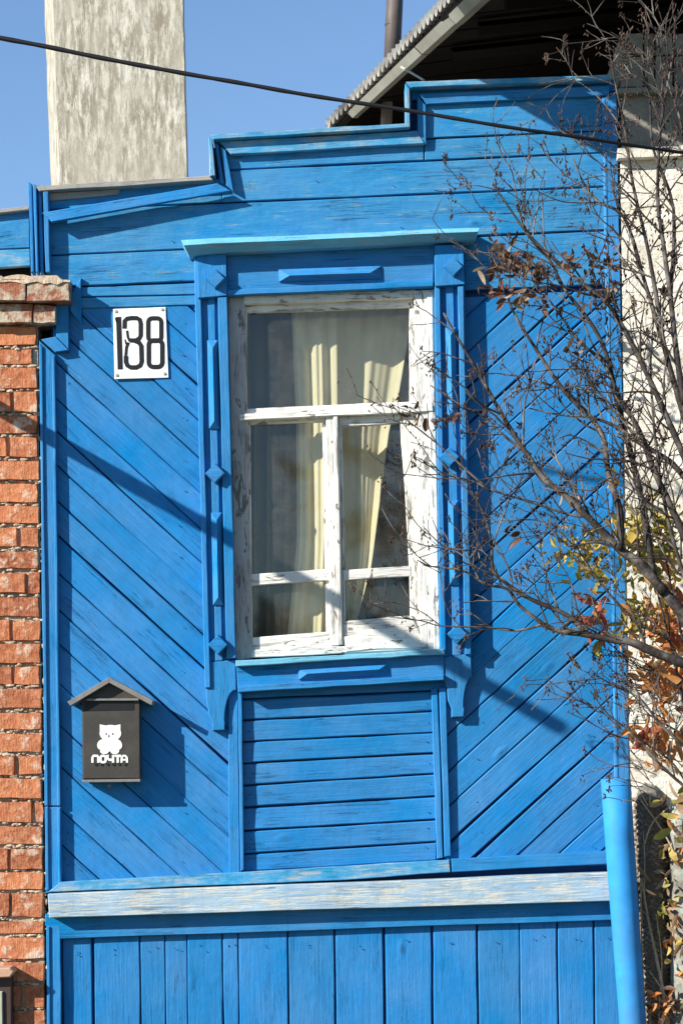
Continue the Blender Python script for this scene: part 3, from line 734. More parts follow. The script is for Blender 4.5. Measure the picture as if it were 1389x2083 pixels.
# brown box at the very bottom left
X = thing('wall_cabinet', 'dark brown box with a pinkish lid and pale front on the brick wall', 'cabinet', P(0, 2060, .05))
board('body', [(-120, 1990), (24, 1986), (25, 2260), (-120, 2260)], .10, .10, m_brown, X, bevel=.006, wob=0)
board('door', [(-112, 2022), (5, 2018), (8, 2250), (-112, 2250)], .112, .03, m_palegreen, X, bevel=.004, wob=0)
board('lid', [(-130, 1972), (20, 1970), (29, 1978), (20, 1990), (-130, 1996)], .15, .16, flat_mat('pinkish_lid_paint', (.45, .27, .18), .6), X, bevel=.006, wob=0)

# out of view to the left: the bracket arm that throws the soft bar of shade across the facade
x0 = 1160 - 765 * 1.95; y0 = 1497 - 437 * 1.95
bm = bmesh.new(); A = P(x0, y0, 0); 
tube(bm, [Vector((A.x, .2, A.z)), Vector((A.x, -.9, A.z)), Vector((A.x, -1.95, A.z))], .034, 14)
o = bm_obj('bracket_arm', bm, m_down, None, Matrix.Translation(A), True); tag(o, 'brown steel bracket arm standing out from the wall left of the brick pillar', 'bracket')

# ------------------------------------------------------------------ white neighbour house
N = thing('neighbour_house', 'whitewashed brick house with a corrugated roof and grey gutter to the right', 'house', Vector((P(1500, 1543).x, .3, 0)))
board('wall_core', [(1262, 300), (2100, 280), (2100, 2300), (1284, 2300)], .0285, .3, m_wmort, N, bevel=0, wob=0)
y = 322; r = 0
while y < 2120:
    h = 45 + rnd(-1.5, 1.5); x = 1262 + (y - 300) * .016; first = True
    while x < 1560:
        wd = rnd(98, 112) if not (first and r % 2) else rnd(44, 60)
        brick([(x, y + .3), (x + wd, y + .3 - wd * .02), (x + wd, y + h - .6 - wd * .02), (x, y + h - .6)], (.030 + rnd(-.0015, .0025)), .03, m_wbrick, N, edge=.985)
        x += wd; first = False
    y += h; r += 1
# cornice, grey upper part
board('cornice', [(1256, 300), (1700, 282), (1700, 306), (1256, 322)], .075, .3, m_wmort, N)
board('upper_wall', [(1264, 185), (1700, 170), (1700, 286), (1264, 303)], .02, .3, m_concrete, N, bevel=.004)
for x0_, x1_ in ((1262, 1308), (1310, 1330), (1332, 1368), (1370, 1420), (1422, 1470)):
    for a, b_ in ((66, 110), (112, 178)):
        brick([(x0_ + 1, a + 2), (x1_, a + 1), (x1_, b_), (x0_ + 1, b_ + 1)], .045 + rnd(-.01, .01), .3, m_concrete, N, name='upper_block')
board('drip_mould', [(1258, 178), (1700, 165), (1700, 175), (1258, 189)], .07, .3, m_concrete, N)
# eaves: gutter, corrugated edge, soffit
FARD, NEARD = -2.6, -.35
def eave(t, off=0.0, D=None):       # t 0 far end .. 1 near top, off: px across (up-left)
    x = lerp(676, 942, t); y = lerp(252, -22, t); return x - off * .70, y - off * .72, lerp(FARD, NEARD, t)
# gutter, square section, two lengths
for t0, t1 in ((.10, .598), (.603, .84), (.842, 1.25)):
    def sec(t, k):
        x, y, D = eave(t, -4 - 10 * t, 0); w_ = lerp(14, 25, t); x, y = x + (k - .5) * 3, y + (k - .5) * 3
        return [(x, y, D), (x + w_ * .72, y + w_ * .72, D), (x + w_ * 1.35, y + w_ * .75, D - .10), (x + w_ * .5, y - w_ * .1, D - .12)]
    k = .5 + (.3 if t0 > .7 else 0)
    prism8('gutter', sec(t0, k), sec(t1, k), m_gutter, N)
# corrugated sheet edge
bm = bmesh.new(); M_ = 44 * 8; rows_ = []
tdir = (P(*eave(1)) - P(*eave(0))).normalized(); back = Vector((.92, .12, .22))
up_ = Vector((-.15, 0, 1)).normalized()
for i in range(M_ + 1):
    t = -.04 + 1.4 * i / M_; base = P(*eave(t, 4 + 4 * t)); ph = 2 * math.pi * i / 8
    wv = math.sin(ph) * .026; top = base + up_ * (.022 + wv) + tdir * (.012 * math.sin(ph * 1.0 + 1.2)); bot = top - up_ * .014
    rows_.append([bm.verts.new(bot), bm.verts.new(top), bm.verts.new(top + back * 1.6), bm.verts.new(bot + back * 1.6)])
for i in range(M_):
    for k in range(4): bm.faces.new((rows_[i][k], rows_[i][(k + 1) % 4], rows_[i + 1][(k + 1) % 4], rows_[i + 1][k]))
bm.faces.new(rows_[0]); bm.faces.new(rows_[-1][::-1]); bmesh.ops.recalc_face_normals(bm, faces=bm.faces)
bm_obj('corrugated_roof', bm, m_slate, N, Matrix.Translation(P(*eave(.5))))
# batten under the sheet
bm = bmesh.new(); tube(bm, [P(*eave(t, 0)) + Vector((.04, .03, 0)) for t in (-.03, .3, .6, 1.0, 1.3)], .030, 6)
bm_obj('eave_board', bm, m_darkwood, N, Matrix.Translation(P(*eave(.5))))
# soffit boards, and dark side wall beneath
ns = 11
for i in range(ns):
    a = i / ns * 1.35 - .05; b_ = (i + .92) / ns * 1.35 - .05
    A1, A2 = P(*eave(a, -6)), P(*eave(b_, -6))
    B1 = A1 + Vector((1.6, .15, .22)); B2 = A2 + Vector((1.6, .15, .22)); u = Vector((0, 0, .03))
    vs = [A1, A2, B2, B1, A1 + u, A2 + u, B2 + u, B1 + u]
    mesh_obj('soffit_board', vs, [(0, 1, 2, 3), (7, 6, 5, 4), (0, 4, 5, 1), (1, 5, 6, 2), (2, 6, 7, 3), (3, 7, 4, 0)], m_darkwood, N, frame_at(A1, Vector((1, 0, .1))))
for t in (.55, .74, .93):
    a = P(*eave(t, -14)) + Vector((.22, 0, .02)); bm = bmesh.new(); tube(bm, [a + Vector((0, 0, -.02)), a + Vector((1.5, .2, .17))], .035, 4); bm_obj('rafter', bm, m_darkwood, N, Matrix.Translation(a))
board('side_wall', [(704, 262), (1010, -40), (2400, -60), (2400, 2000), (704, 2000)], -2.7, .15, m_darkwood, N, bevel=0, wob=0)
box('side_wall', (P(1262, 300, 0).x + .02, .10, 0), (P(1262, 300, 0).x + .2, 2.72, P(1262, 70).z), m_concrete, N)
# unseen overhang, shaped and slit to cast the corner's shade and sun strip
A = P(560, -66, 0); zf = A.z; xf = A.x; xs2 = P(722, -66, 0).x; xs3 = P(743, -66, 0).x
box('shading_board', (xf, -.93, zf - .012), (xs2, .25, zf + .012), m_darkwood, N)
mesh_obj('shading_overhang', [(xs3, -.93, zf), (xf + 5.0, -.93, zf), (xf + 5.0, 3.2, zf + .6), (xs3, .25, zf + .05), (xs3, -.93, zf + .04), (xf + 5.0, -.93, zf + .04), (xf + 5.0, 3.2, zf + .64), (xs3, .25, zf + .09)],
         [(0, 1, 2, 3), (7, 6, 5, 4), (0, 4, 5, 1), (1, 5, 6, 2), (2, 6, 7, 3), (3, 7, 4, 0)], m_darkwood, N)
# downpipe and vent pipe
bm = bmesh.new(); tube(bm, [P(796, 168, -2.3), P(790, 186, -2.3), P(787, 205, -2.3), P(783, 330, -2.3)], .032, 14); bm_obj('downpipe', bm, m_down, N, Matrix.Translation(P(788, 220, -2.3)), True)
bm = bmesh.new(); tube(bm, [P(794, 200, -2.75), P(808, -120, -2.75)], .048, 12); tube(bm, [P(798.6, 52, -2.75), P(798.9, 46, -2.75)], .046, 12)
o = bm_obj('vent_pipe', bm, m_vent, None, Matrix.Translation(P(800, 60, -2.75)), True); tag(o, 'brown grey upright vent pipe rising behind the corrugated roof edge', 'pipe')
box('neighbour_wall', (0, 0, 0), (.01, .01, .01), m_concrete, N) if False else None
bm = bmesh.new(); tube(bm, [P(816, 135, -.6), P(838, 148, -.5), P(862, 162, -.4)], .006, 6); bm_obj('gutter_hook', bm, m_gutter, N, Matrix.Translation(P(830, 150, -.5)))

# ------------------------------------------------------------------ cable
pts = [(-260, 30), (-120, 52), (0, 76), (91, 93), (202, 116), (373, 148), (484, 167), (600, 188), (700, 204), (825, 223), (1022, 256), (1182, 279), (1300, 297), (1460, 318), (1800, 350)]
bm = bmesh.new(); sp = smooth_path([(x, y, 1.6 - (x > 1100) * (x - 1100) / 1400.) for x, y in pts], 4)
tube(bm, [P(*q) for q in sp], [(5.0 - 1.4 * min(1, max(0, q[0]) / 1300)) / 450 * .84 + .0008 * math.sin(q[0] * .07) for q in sp], 8)
o = bm_obj('overhead_cable', bm, m_cable, None, Matrix.Translation(P(600, 190, 1.6)), True); tag(o, 'black overhead cable sagging across the chimney and the parapet', 'cable')

# ------------------------------------------------------------------ flat strokes (lettering)
def ribbon(bm, pts, wd, D, th=.0018):
    """stroke of constant width with squared round ends, laid on the wall plane at D"""
    n = len(pts); Lp, Rp = [], []
    for i, (x, y) in enumerate(pts):
        xa, ya = pts[max(i - 1, 0)]; xb, yb = pts[min(i + 1, n - 1)]
        if pts[0] == pts[-1]:
            if i == 0: xa, ya = pts[-2]
            if i == n - 1: xb, yb = pts[1]
        dx, dy = xb - xa, yb - ya; l = math.hypot(dx, dy) or 1; nx, ny = -dy / l * wd / 2, dx / l * wd / 2
        Lp.append((x + nx, y + ny)); Rp.append((x - nx, y - ny))
    for Dd in (D,):
        a = [bm.verts.new(P(x, y, Dd)) for x, y in Lp]; b_ = [bm.verts.new(P(x, y, Dd)) for x, y in Rp]
        a2 = [bm.verts.new(v.co + Vector((0, th, 0))) for v in a]; b2 = [bm.verts.new(v.co + Vector((0, th, 0))) for v in b_]
        for i in range(n - 1):
            bm.faces.new((a[i], a[i + 1], b_[i + 1], b_[i])); bm.faces.new((a2[i], a2[i + 1], a[i + 1], a[i])); bm.faces.new((b_[i], b_[i + 1], b2[i + 1], b2[i]))
        bm.faces.new((a[0], b_[0], b2[0], a2[0])); bm.faces.new((a[-1], a2[-1], b2[-1], b_[-1]))
def rrect(x0, y0, x1, y1, r, k=4):
    out = []
    for cx, cy, a0 in ((x1 - r, y0 + r, -90), (x1 - r, y1 - r, 0), (x0 + r, y1 - r, 90), (x0 + r, y0 + r, 180)):
        for j in range(k + 1):
            a = R(a0 + 90 * j / k); out.append((cx + r * math.cos(a), cy + r * math.sin(a)))
    out.append(out[0]); return out
def finish(name, bm, mat, par, c):
    bmesh.ops.recalc_face_normals(bm, faces=bm.faces); return bm_obj(name, bm, mat, par, Matrix.Translation(c))
# number plate
NP = thing('number_plate', 'white enamel house number plate reading 188 in black', 'house number', P(286, 700, .04))
board('plate', [(230, 628), (337, 624), (343, 768), (233, 771)], .031, .006, m_enamel, NP, bevel=.002, wob=0)
DP = .0322
def digit(build):
    bm = bmesh.new(); build(bm); return finish('digit', bm, m_black, NP, P(286, 700, DP))
digit(lambda bm: (ribbon(bm, [(241, 644), (243, 700), (244.5, 751)], 10.5, DP), ribbon(bm, [(235, 652), (238, 651)], 12, DP)))
def eight_full(bm):
    ribbon(bm, rrect(301.5, 647, 328, 693, 8), 9, DP); ribbon(bm, rrect(302.5, 692, 330, 746, 9), 9.4, DP + .0003)
digit(eight_full)
def eight_worn(bm):          # the left side of this figure has flaked away
    ribbon(bm, [(253.2, 668), (253.7, 652), (258.2, 648), (266.2, 646.5), (278.2, 646.5), (284.2, 650), (286.2, 658), (286.2, 682), (283.2, 688), (276.2, 692), (264.2, 692)], 9, DP)
    ribbon(bm, [(272.2, 692), (282.2, 696), (287.2, 703), (288.2, 735), (285.2, 743), (277.2, 747), (266.2, 747), (259.2, 743), (256.2, 736), (256.2, 724)], 9.4, DP + .0003)
    ribbon(bm, [(258.2, 672), (260.2, 686), (264.2, 694)], 5, DP + .0002); ribbon(bm, [(255.2, 728), (257.2, 706), (261.2, 696)], 6, DP + .0002); ribbon(bm, [(254.2, 690), (256.2, 700)], 3, DP + .0002)
digit(eight_worn)
for x, y in ((236, 633), (330, 629), (238, 763), (335, 760)):
    bm = bmesh.new(); c = P(x, y, .033); bmesh.ops.create_cone(bm, cap_ends=True, segments=12, radius1=.0085, radius2=.005, depth=.004, matrix=Matrix.Translation(c) @ Matrix.Rotation(R(90), 4, 'X'))
    bm_obj('screw', bm, m_screw, NP, Matrix.Translation(c))

# mailbox
MB = thing('mailbox', 'dark grey house shaped mailbox with a white bear emblem, hung on the diagonal boards', 'mailbox', P(225, 1590, .03))
DM = .132
board('body', [(167, 1420), (283, 1420), (285, 1588), (168, 1590)], DM - .006, DM - .036, m_box, MB, bevel=0, wob=0)
board('front_door', [(168, 1448), (284, 1446), (285, 1584), (169, 1585)], DM + .002, .008, m_box, MB, bevel=.003, wob=0)
board('slot', [(170, 1427), (272, 1426), (272, 1446), (170, 1447)], DM - .004, .004, m_black, MB, bevel=0, wob=0)
board('slot_lip', [(176, 1421.5), (282, 1421), (282, 1425.5), (176, 1426)], DM + .010, .02, m_boxroof, MB, bevel=.001, wob=0)
board('bottom_lip', [(167, 1587), (285, 1585), (285, 1591), (167, 1592)], DM + .008, .10, m_boxroof, MB, bevel=.001, wob=0)
board('gable', [(170, 1421), (222, 1388), (282, 1421)], DM - .008, .09, m_box, MB, bevel=0, wob=0)
board('roof_slope', [(137, 1428), (222, 1378), (222, 1389), (143, 1436)], DM + .030, DM + .008, m_boxroof, MB, bevel=.001, wob=0)
board('roof_slope', [(222, 1378), (311, 1425), (308, 1435), (222, 1389)], DM + .029, DM + .007, m_boxroof, MB, bevel=.001, wob=0)
bm = bmesh.new(); c = P(223, 1598, .10); bmesh.ops.create_uvsphere(bm, u_segments=10, v_segments=6, radius=.008, matrix=Matrix.Translation(c)); bm_obj('lock', bm, m_boxroof, MB, Matrix.Translation(c))
DE = DM + .0042
def blob(bm, cx, cy, rx, ry, D, n=22, a=0):
    vs = []
    for k in range(n):
        t = 2 * math.pi * k / n; x, y = rx * math.cos(t), ry * math.sin(t); vs.append(bm.verts.new(P(cx + x * math.cos(a) - y * math.sin(a), cy + x * math.sin(a) + y * math.cos(a), D)))
    bm.faces.new(vs)
bm = bmesh.new(); e = .0001
blob(bm, 224.5, 1492, 22, 17, DE)
for s in (-1, 1):
    v = [bm.verts.new(P(224 + s * 21, 1474, DE + e)), bm.verts.new(P(224 + s * 6, 1477, DE + e)), bm.verts.new(P(224 + s * 21, 1488, DE + e))]; bm.faces.new(v)
    blob(bm, 223 + s * 16, 1515, 9, 11, DE + 2 * e, 18, -s * .5); blob(bm, 223 + s * 10.5, 1528, 9, 6.5, DE + 3 * e)
blob(bm, 223, 1514, 14, 15, DE + 4 * e)
EM = finish('bear_emblem', bm, m_sticker, MB, P(224, 1500, DE))
bm = bmesh.new(); blob(bm, 216, 1493.5, 1.6, 2.2, DE + 6 * e, 10); blob(bm, 229.5, 1493.5, 1.6, 2.4, DE + 6 * e, 10); blob(bm, 221.5, 1498, 1.6, 3, DE + 6 * e, 10)
finish('emblem_face', bm, m_box, EM, P(222, 1495, DE))
def word(offx, offy, D, mat, nm, par, wd=5.2):
    bm = bmesh.new(); q = lambda l: [(x + offx, y + offy) for x, y in l]
    y0, y1 = 1538, 1551
    ribbon(bm, q([(188, y1 + 1), (188, y0 + 3), (190, y0), (198, y0), (200, y0 + 3), (200, y1 + 1)]), wd, D)          # П
    ribbon(bm, q(rrect(204.5, y0, 215, y1, 4)), wd, D + e)                                                              # О
    ribbon(bm, q([(219, y0 - 2), (219, y0 + 5), (222, y0 + 8), (229, y0 + 8)]), wd, D + 2 * e); ribbon(bm, q([(230, y0 - 2), (230, y1 + 1)]), wd, D + 3 * e)   # Ч
    ribbon(bm, q([(233, y0), (246, y0)]), wd, D + 2 * e); ribbon(bm, q([(239.5, y0), (239.5, y1 + 1)]), wd, D + 3 * e)  # Т
    ribbon(bm, q([(247, y1 + 1), (247.5, y0 + 4), (250, y0), (255, y0), (258, y0 + 4), (258.5, y1 + 1)]), wd - .4, D + 4 * e); ribbon(bm, q([(247, y0 + 8), (258, y0 + 8)]), 3.4, D + 5 * e)   # А
    return finish(nm, bm, mat, par, P(222, 1545, D))
word(0, 0, DE + .0004, m_sticker, 'lettering', MB, 4.6)
bm = bmesh.new()
for k in range(6): blob(bm, 195.5 + 12 * k, 1556, 3.0, 3.0, DE, 12)
finish('vent_holes', bm, m_black, MB, P(225, 1556, DE))

# ------------------------------------------------------------------ leaning blue pipe
bm = bmesh.new(); n = 28; rings = []
pl = [(1560, 1253.0, 30.5), (1585, 1252, 30.5), (1700, 1259.5, 30), (1800, 1266.5, 29.5), (1950, 1277, 28), (2083, 1286.5, 27), (2290, 1302, 26)]
pl = pl[1:]
DPp = .19
for y, x, r in pl:
    c = P(x, y, DPp); rr = r / 450 * (1 - DPp / L)
    rings.append([bm.verts.new(c + Vector((math.cos(2 * math.pi * k / n) * rr, math.sin(2 * math.pi * k / n) * rr, 0))) for k in range(n)])
inner = [bm.verts.new(v.co + (P(1252, 1585, DPp) - v.co) * .12) for v in rings[0]]; deep = [bm.verts.new(v.co - Vector((-.018, 0, .4))) for v in inner]
for i in range(len(rings) - 1):
    for k in range(n): bm.faces.new((rings[i][k], rings[i][(k + 1) % n], rings[i + 1][(k + 1) % n], rings[i + 1][k]))
for k in range(n):
    j = (k + 1) % n; bm.faces.new((inner[k], inner[j], rings[0][j], rings[0][k])); bm.faces.new((deep[k], deep[j], inner[j], inner[k]))
bm.faces.new(rings[-1]); bm.faces.new(deep); bmesh.ops.recalc_face_normals(bm, faces=bm.faces)
o = bm_obj('drain_pipe', bm, m_pipe, None, Matrix.Translation(P(1280, 1850, DPp)), True)
tag(o, 'fat bright blue plastic pipe leaning against the right corner of the facade', 'pipe')

# ------------------------------------------------------------------ netting-wrapped post and lichened post
NPo = thing('wrapped_post', 'short round post wrapped in brown netting, right of the blue pipe', 'post', P(1322, 2300, .0))
bm = bmesh.new(); prof = [(1592, 4), (1600, 18), (1612, 26), (1630, 31), (1800, 32), (2000, 31), (2280, 31)]
rings = []
for y, r in prof:
    c = P(1306 + (y - 1600) * .035 + (14 if y > 1605 else 6 if y < 1598 else 10), y, .02); rings.append([bm.verts.new(c + Vector((math.cos(2 * math.pi * k / 16), math.sin(2 * math.pi * k / 16), 0)) * (r / 450) + Vector((0, 0, rnd(-.006, .006)))) for k in range(16)])
for i in range(len(rings) - 1):
    for k in range(16): bm.faces.new((rings[i][k], rings[i][(k + 1) % 16], rings[i + 1][(k + 1) % 16], rings[i + 1][k]))
bm.faces.new(rings[0]); bmesh.ops.recalc_face_normals(bm, faces=bm.faces)
bm_obj('post', bm, m_lichen, NPo, Matrix.Translation(P(1322, 1900, .02)), False)
bm = bmesh.new(); y = 1628; k = 0
while y < 2140:
    c = P(1320 + (y - 1600) * .035, y, .02); pts_ = []
    for j in range(25):
        a = math.pi * (1.0 + j / 24); rr = (32 + 2.0 * math.sin(j * 1.9 + k * 2.4) + rnd(-1, 1)) / 450
        pts_.append(c + Vector((math.cos(a) * rr, math.sin(a) * rr, .009 * math.sin(j * 1.3 + k * .7) + rnd(-.002, .002))))
    tube(bm, pts_, .0072, 5); y += rnd(10, 12); k += 1
o = bm_obj('netting', bm, m_net, NPo, Matrix.Translation(P(1322, 1900, .02))); o['kind'] = 'stuff'
bm = bmesh.new(); rings = []
for y in range(1640, 2300, 30):
    c = P(1392 + (y - 1640) * .01, y, .10); rings.append([bm.verts.new(c + Vector((math.cos(2 * math.pi * k / 14), math.sin(2 * math.pi * k / 14), 0)) * ((32 + rnd(-3, 3)) / 450)) for k in range(14)])
for i in range(len(rings) - 1):
    for k in range(14): bm.faces.new((rings[i][k], rings[i][(k + 1) % 14], rings[i + 1][(k + 1) % 14], rings[i + 1][k]))
bm.faces.new(rings[0]); bmesh.ops.recalc_face_normals(bm, faces=bm.faces)
o = bm_obj('fence_post', bm, m_lichen, None, Matrix.Translation(P(1392, 2300, .1)), True); tag(o, 'grey post mottled with pale lichen at the right edge, beside the netted post', 'post')

# ------------------------------------------------------------------ shrub
rs = random.Random(21)
DOFF = .42
SH = thing('bare_shrub', 'tangled nearly leafless shrub with dark stems and dry seed heads before the right wall', 'shrub', P(1480, 2320, .4))
BR = []
def branch(pts, r0, r1, D0, D1, parent=None, name='branch', keep=True):
    n = len(pts); q = []
    for i, (x, y) in enumerate(pts):
        t = i / (n - 1); q.append((x + (rs.uniform(-4, 4) if 0 < i < n - 1 else 0), y + (rs.uniform(-4, 4) if 0 < i < n - 1 else 0), lerp(D0, D1, t) + (rs.uniform(-.02, .02) if i else 0) + DOFF, lerp(r0, r1, t ** .8)))
    sp = smooth_path(q, 4); bm = bmesh.new()
    tube(bm, [P(a, b, c) for a, b, c, d in sp], [max(.6, d * .84 * rs.uniform(.88, 1.12)) / 450 for a, b, c, d in sp], 7)
    bm_obj(name, bm, m_bark, parent or SH, Matrix.Translation(P(*sp[len(sp) // 2][:3])), True)
    if keep: BR.append(sp)
    return sp
T1 = branch([(1500, 2330), (1475, 1950), (1450, 1650), (1430, 1420), (1400, 1352)], 22, 12, .35, .40, keep=False)
T2 = branch([(1515, 2330), (1500, 1900), (1470, 1600), (1440, 1400), (1400, 1270), (1352, 1205)], 22, 12, .32, .38, keep=False)
T3 = branch([(1530, 2330), (1530, 1800), (1490, 1400), (1440, 1200), (1412, 1130)], 20, 10, .42, .45, keep=False)
T4 = branch([(1550, 2330), (1560, 1700), (1500, 1200), (1430, 960), (1392, 820)], 18, 9, .45, .5, keep=False)
branch([(1400, 1352), (1340, 1332), (1285, 1308), (1235, 1297), (1190, 1290), (1135, 1282), (1105, 1270)], 12, 5.5, .40, .30)
branch([(1105, 1270), (1060, 1235), (1030, 1198), (985, 1185), (940, 1165), (880, 1150), (850, 1140)], 5, 1.4, .30, .24)
branch([(1190, 1290), (1150, 1255), (1080, 1215), (1035, 1190), (1002, 1160), (1000, 1100), (985, 1040), (960, 1000)], 6.5, 2, .33, .26)
branch([(1105, 1270), (1060, 1283), (1020, 1284), (975, 1274), (900, 1270), (858, 1264), (790, 1255)], 3.4, 1, .30, .22)
branch([(1035, 1190), (990, 1150), (950, 1120), (905, 1110), (860, 1070)], 3.4, 1, .30, .22)
branch([(1352, 1205), (1300, 1150), (1262, 1118), (1205, 1055), (1150, 1010), (1108, 976), (1075, 925), (1035, 865), (985, 785), (940, 700), (902, 636)], 13, 2.2, .38, .22)
branch([(1262, 1118), (1257, 1040), (1240, 960), (1225, 890), (1200, 850), (1155, 800), (1118, 755), (1085, 700), (1050, 650), (1018, 580), (1000, 530)], 9, 2, .36, .24)
branch([(1330, 1180), (1308, 1040), (1290, 950), (1268, 870), (1250, 800), (1235, 720), (1200, 660), (1150, 590), (1120, 530), (1080, 490), (1060, 440), (1042, 350)], 9, 1.6, .38, .26)
branch([(1412, 1130), (1375, 1060), (1330, 960), (1300, 880), (1262, 810), (1225, 740), (1180, 690), (1110, 600)], 10, 2, .44, .3)
branch([(1392, 820), (1378, 720), (1364, 600), (1350, 500), (1340, 400), (1346, 250), (1368, 120), (1374, 30)], 8, 1.6, .5, .4)
branch([(1400, 880), (1350, 700), (1310, 560), (1268, 440), (1215, 408), (1188, 372), (1165, 320)], 7, 1.6, .46, .34)
branch([(1405, 960), (1352, 850), (1318, 760), (1288, 700), (1240, 620), (1175, 565), (1128, 530), (1075, 478), (1058, 450), (1000, 370)], 8, 1.8, .46, .26)
branch([(1420, 1010), (1370, 940), (1305, 903), (1250, 866), (1196, 845), (1140, 845), (1075, 830)], 8, 1.4, .44, .3)
branch([(1205, 1052), (1160, 1046), (1110, 1030), (1060, 1015), (1000, 995), (960, 975), (900, 968), (860, 966)], 3.6, 1.2, .30, .2)
branch([(1080, 925), (1030, 890), (985, 850), (930, 825), (890, 790)], 3.6, 1.2, .30, .2)
branch([(1000, 1000), (950, 960), (900, 915), (858, 880), (822, 850), (795, 820)], 3, 1, .26, .2)
branch([(1350, 700), (1320, 520), (1288, 380), (1270, 250), (1250, 170), (1238, 95)], 5.5, 1.4, .46, .4)
branch([(1364, 600), (1370, 420), (1330, 300), (1318, 200), (1306, 110)], 5, 1.4, .46, .4)
branch([(1392, 640), (1400, 400), (1385, 250), (1350, 140), (1345, 60)], 5, 1.4, .5, .4)
branch([(1440, 1640), (1352, 1565), (1290, 1500), (1240, 1450), (1200, 1405)], 4, 1.2, .3, .2)
branch([(1440, 1560), (1350, 1480), (1300, 1425), (1262, 1400), (1212, 1375)], 4, 1.2, .3, .22)
branch([(1262, 1482), (1225, 1455), (1180, 1420)], 2.4, 1, .25, .2)
branch([(1420, 1250), (1380, 1150), (1350, 1010), (1330, 860), (1326, 740), (1330, 640)], 6, 1.4, .45, .4)
branch([(1262, 1118), (1215, 1100), (1160, 1110), (1120, 1080), (1090, 1060), (1040, 1060)], 3.4, 1, .34, .26)

TW = bmesh.new(); SD = bmesh.new(); tips = []; ntw = [0]
def seedlet(x, y, D, s):
    c = P(x, y, D); a = rs.uniform(-.9, .9); k = s / 450; ax = Vector((math.sin(a), rs.uniform(-.3, .3), math.cos(a))); bx = Vector((math.cos(a), 0, -math.sin(a)))
    v = [SD.verts.new(c + q) for q in (-ax * k * 1.5, bx * k * .6, Vector((0, -k * .6, 0)), -bx * k * .5, Vector((0, k * .6, 0)), ax * k * 1.5)]
    for i in range(4):
        j = (i + 1) % 4; SD.faces.new((v[0], v[1 + j], v[1 + i])); SD.faces.new((v[5], v[1 + i], v[1 + j]))
def twig(x, y, D, ang, ln, r, depth):
    pts = [(x, y, D)]; n = max(3, int(ln / 16)); a = ang; dD = rs.uniform(-.012, .012); cur = rs.uniform(-.09, .09)
    for i in range(n):
        a += rs.gauss(0, .10) + cur + .03 * (math.pi / 2 - a) * (1 if depth else .5)
        x += math.cos(a) * ln / n; y -= math.sin(a) * ln / n; D = max(.06, D + dD); pts.append((x, y, D))
    tube(TW, [P(*p) for p in pts], [lerp(r, max(.75, r * .4), i / n) / 450 for i in range(n + 1)], 5, False); ntw[0] += 1
    if depth > 0:
        for k in range(rs.choice((2, 3, 3, 4))):
            i = rs.randint(1, n); p = pts[i]; twig(p[0], p[1], p[2], a + rs.choice((-1, 1)) * rs.uniform(.35, .9), ln * rs.uniform(.3, .6), max(.8, r * .6), depth - 1)
    tips.append((pts[-1], a, depth))
    # buds along it
    if depth <= 1:
        for i in range(1, n + 1):
            if rs.random() < .30: p = pts[i]; seedlet(p[0] + rs.uniform(-2, 2), p[1] + rs.uniform(-2, 2), p[2], rs.uniform(1.6, 3.0))
        if rs.random() < .38:
            for _ in range(rs.randint(3, 9)): p = pts[-1]; seedlet(p[0] + rs.uniform(-5, 5), p[1] + rs.uniform(-10, 12), p[2] + rs.uniform(-.01, .01), rs.uniform(1.8, 3.6))
for sp in BR:
    acc = 0
    for i in range(3, len(sp)):
        a, b = sp[i - 1], sp[i]; acc += math.hypot(a[0] - b[0], a[1] - b[1])
        if b[0] > 1420: continue
        step = (34 if b[1] < 700 else 26) if b[0] > 1180 else 36 if b[0] > 1000 else 44
        if acc > step:
            acc = rs.uniform(-14, 10); d = math.atan2(-(b[1] - a[1]), b[0] - a[0]); s = rs.choice((-1, 1))
            ang = d + s * rs.uniform(.3, .85)
            if ang > 3.3: ang = rs.uniform(2.2, 3.0)
            twig(b[0], b[1], b[2], ang, rs.uniform(60, 190), max(1.2, min(2.4, b[3] * .5)), 1 if rs.random() < .8 else 2)
# dense heads of seed in the upper right
for cx, cy, w_, h_, n in ((1370, 120, 22, 90, 90), (1345, 210, 18, 60, 40), (1260, 215, 26, 60, 40), (1225, 260, 25, 60, 40), (1185, 395, 28, 40, 60), (1150, 350, 20, 50, 30), (1012, 375, 12, 40, 40), (1062, 430, 8, 40, 24), (1060, 545, 34, 34, 60), (1110, 690, 20, 30, 20), (1240, 600, 28, 26, 40), (1345, 470, 30, 50, 60), (1300, 540, 20, 40, 40), (890, 860, 30, 16, 26), (1350, 650, 18, 20, 30), (835, 850, 18, 30, 16), (1090, 1080, 14, 20, 16)):
    for _ in range(n): seedlet(rs.gauss(cx, w_ * .5), rs.gauss(cy, h_ * .5), rs.uniform(.24, .46) + DOFF, rs.uniform(1.8, 3.8))
o = bm_obj('twigs', TW, m_twig, SH, Matrix.Translation(P(1200, 900, .3)), True); o['kind'] = 'stuff'
o = bm_obj('seed_heads', SD, m_seed, SH, Matrix.Translation(P(1200, 700, .3))); o['kind'] = 'stuff'

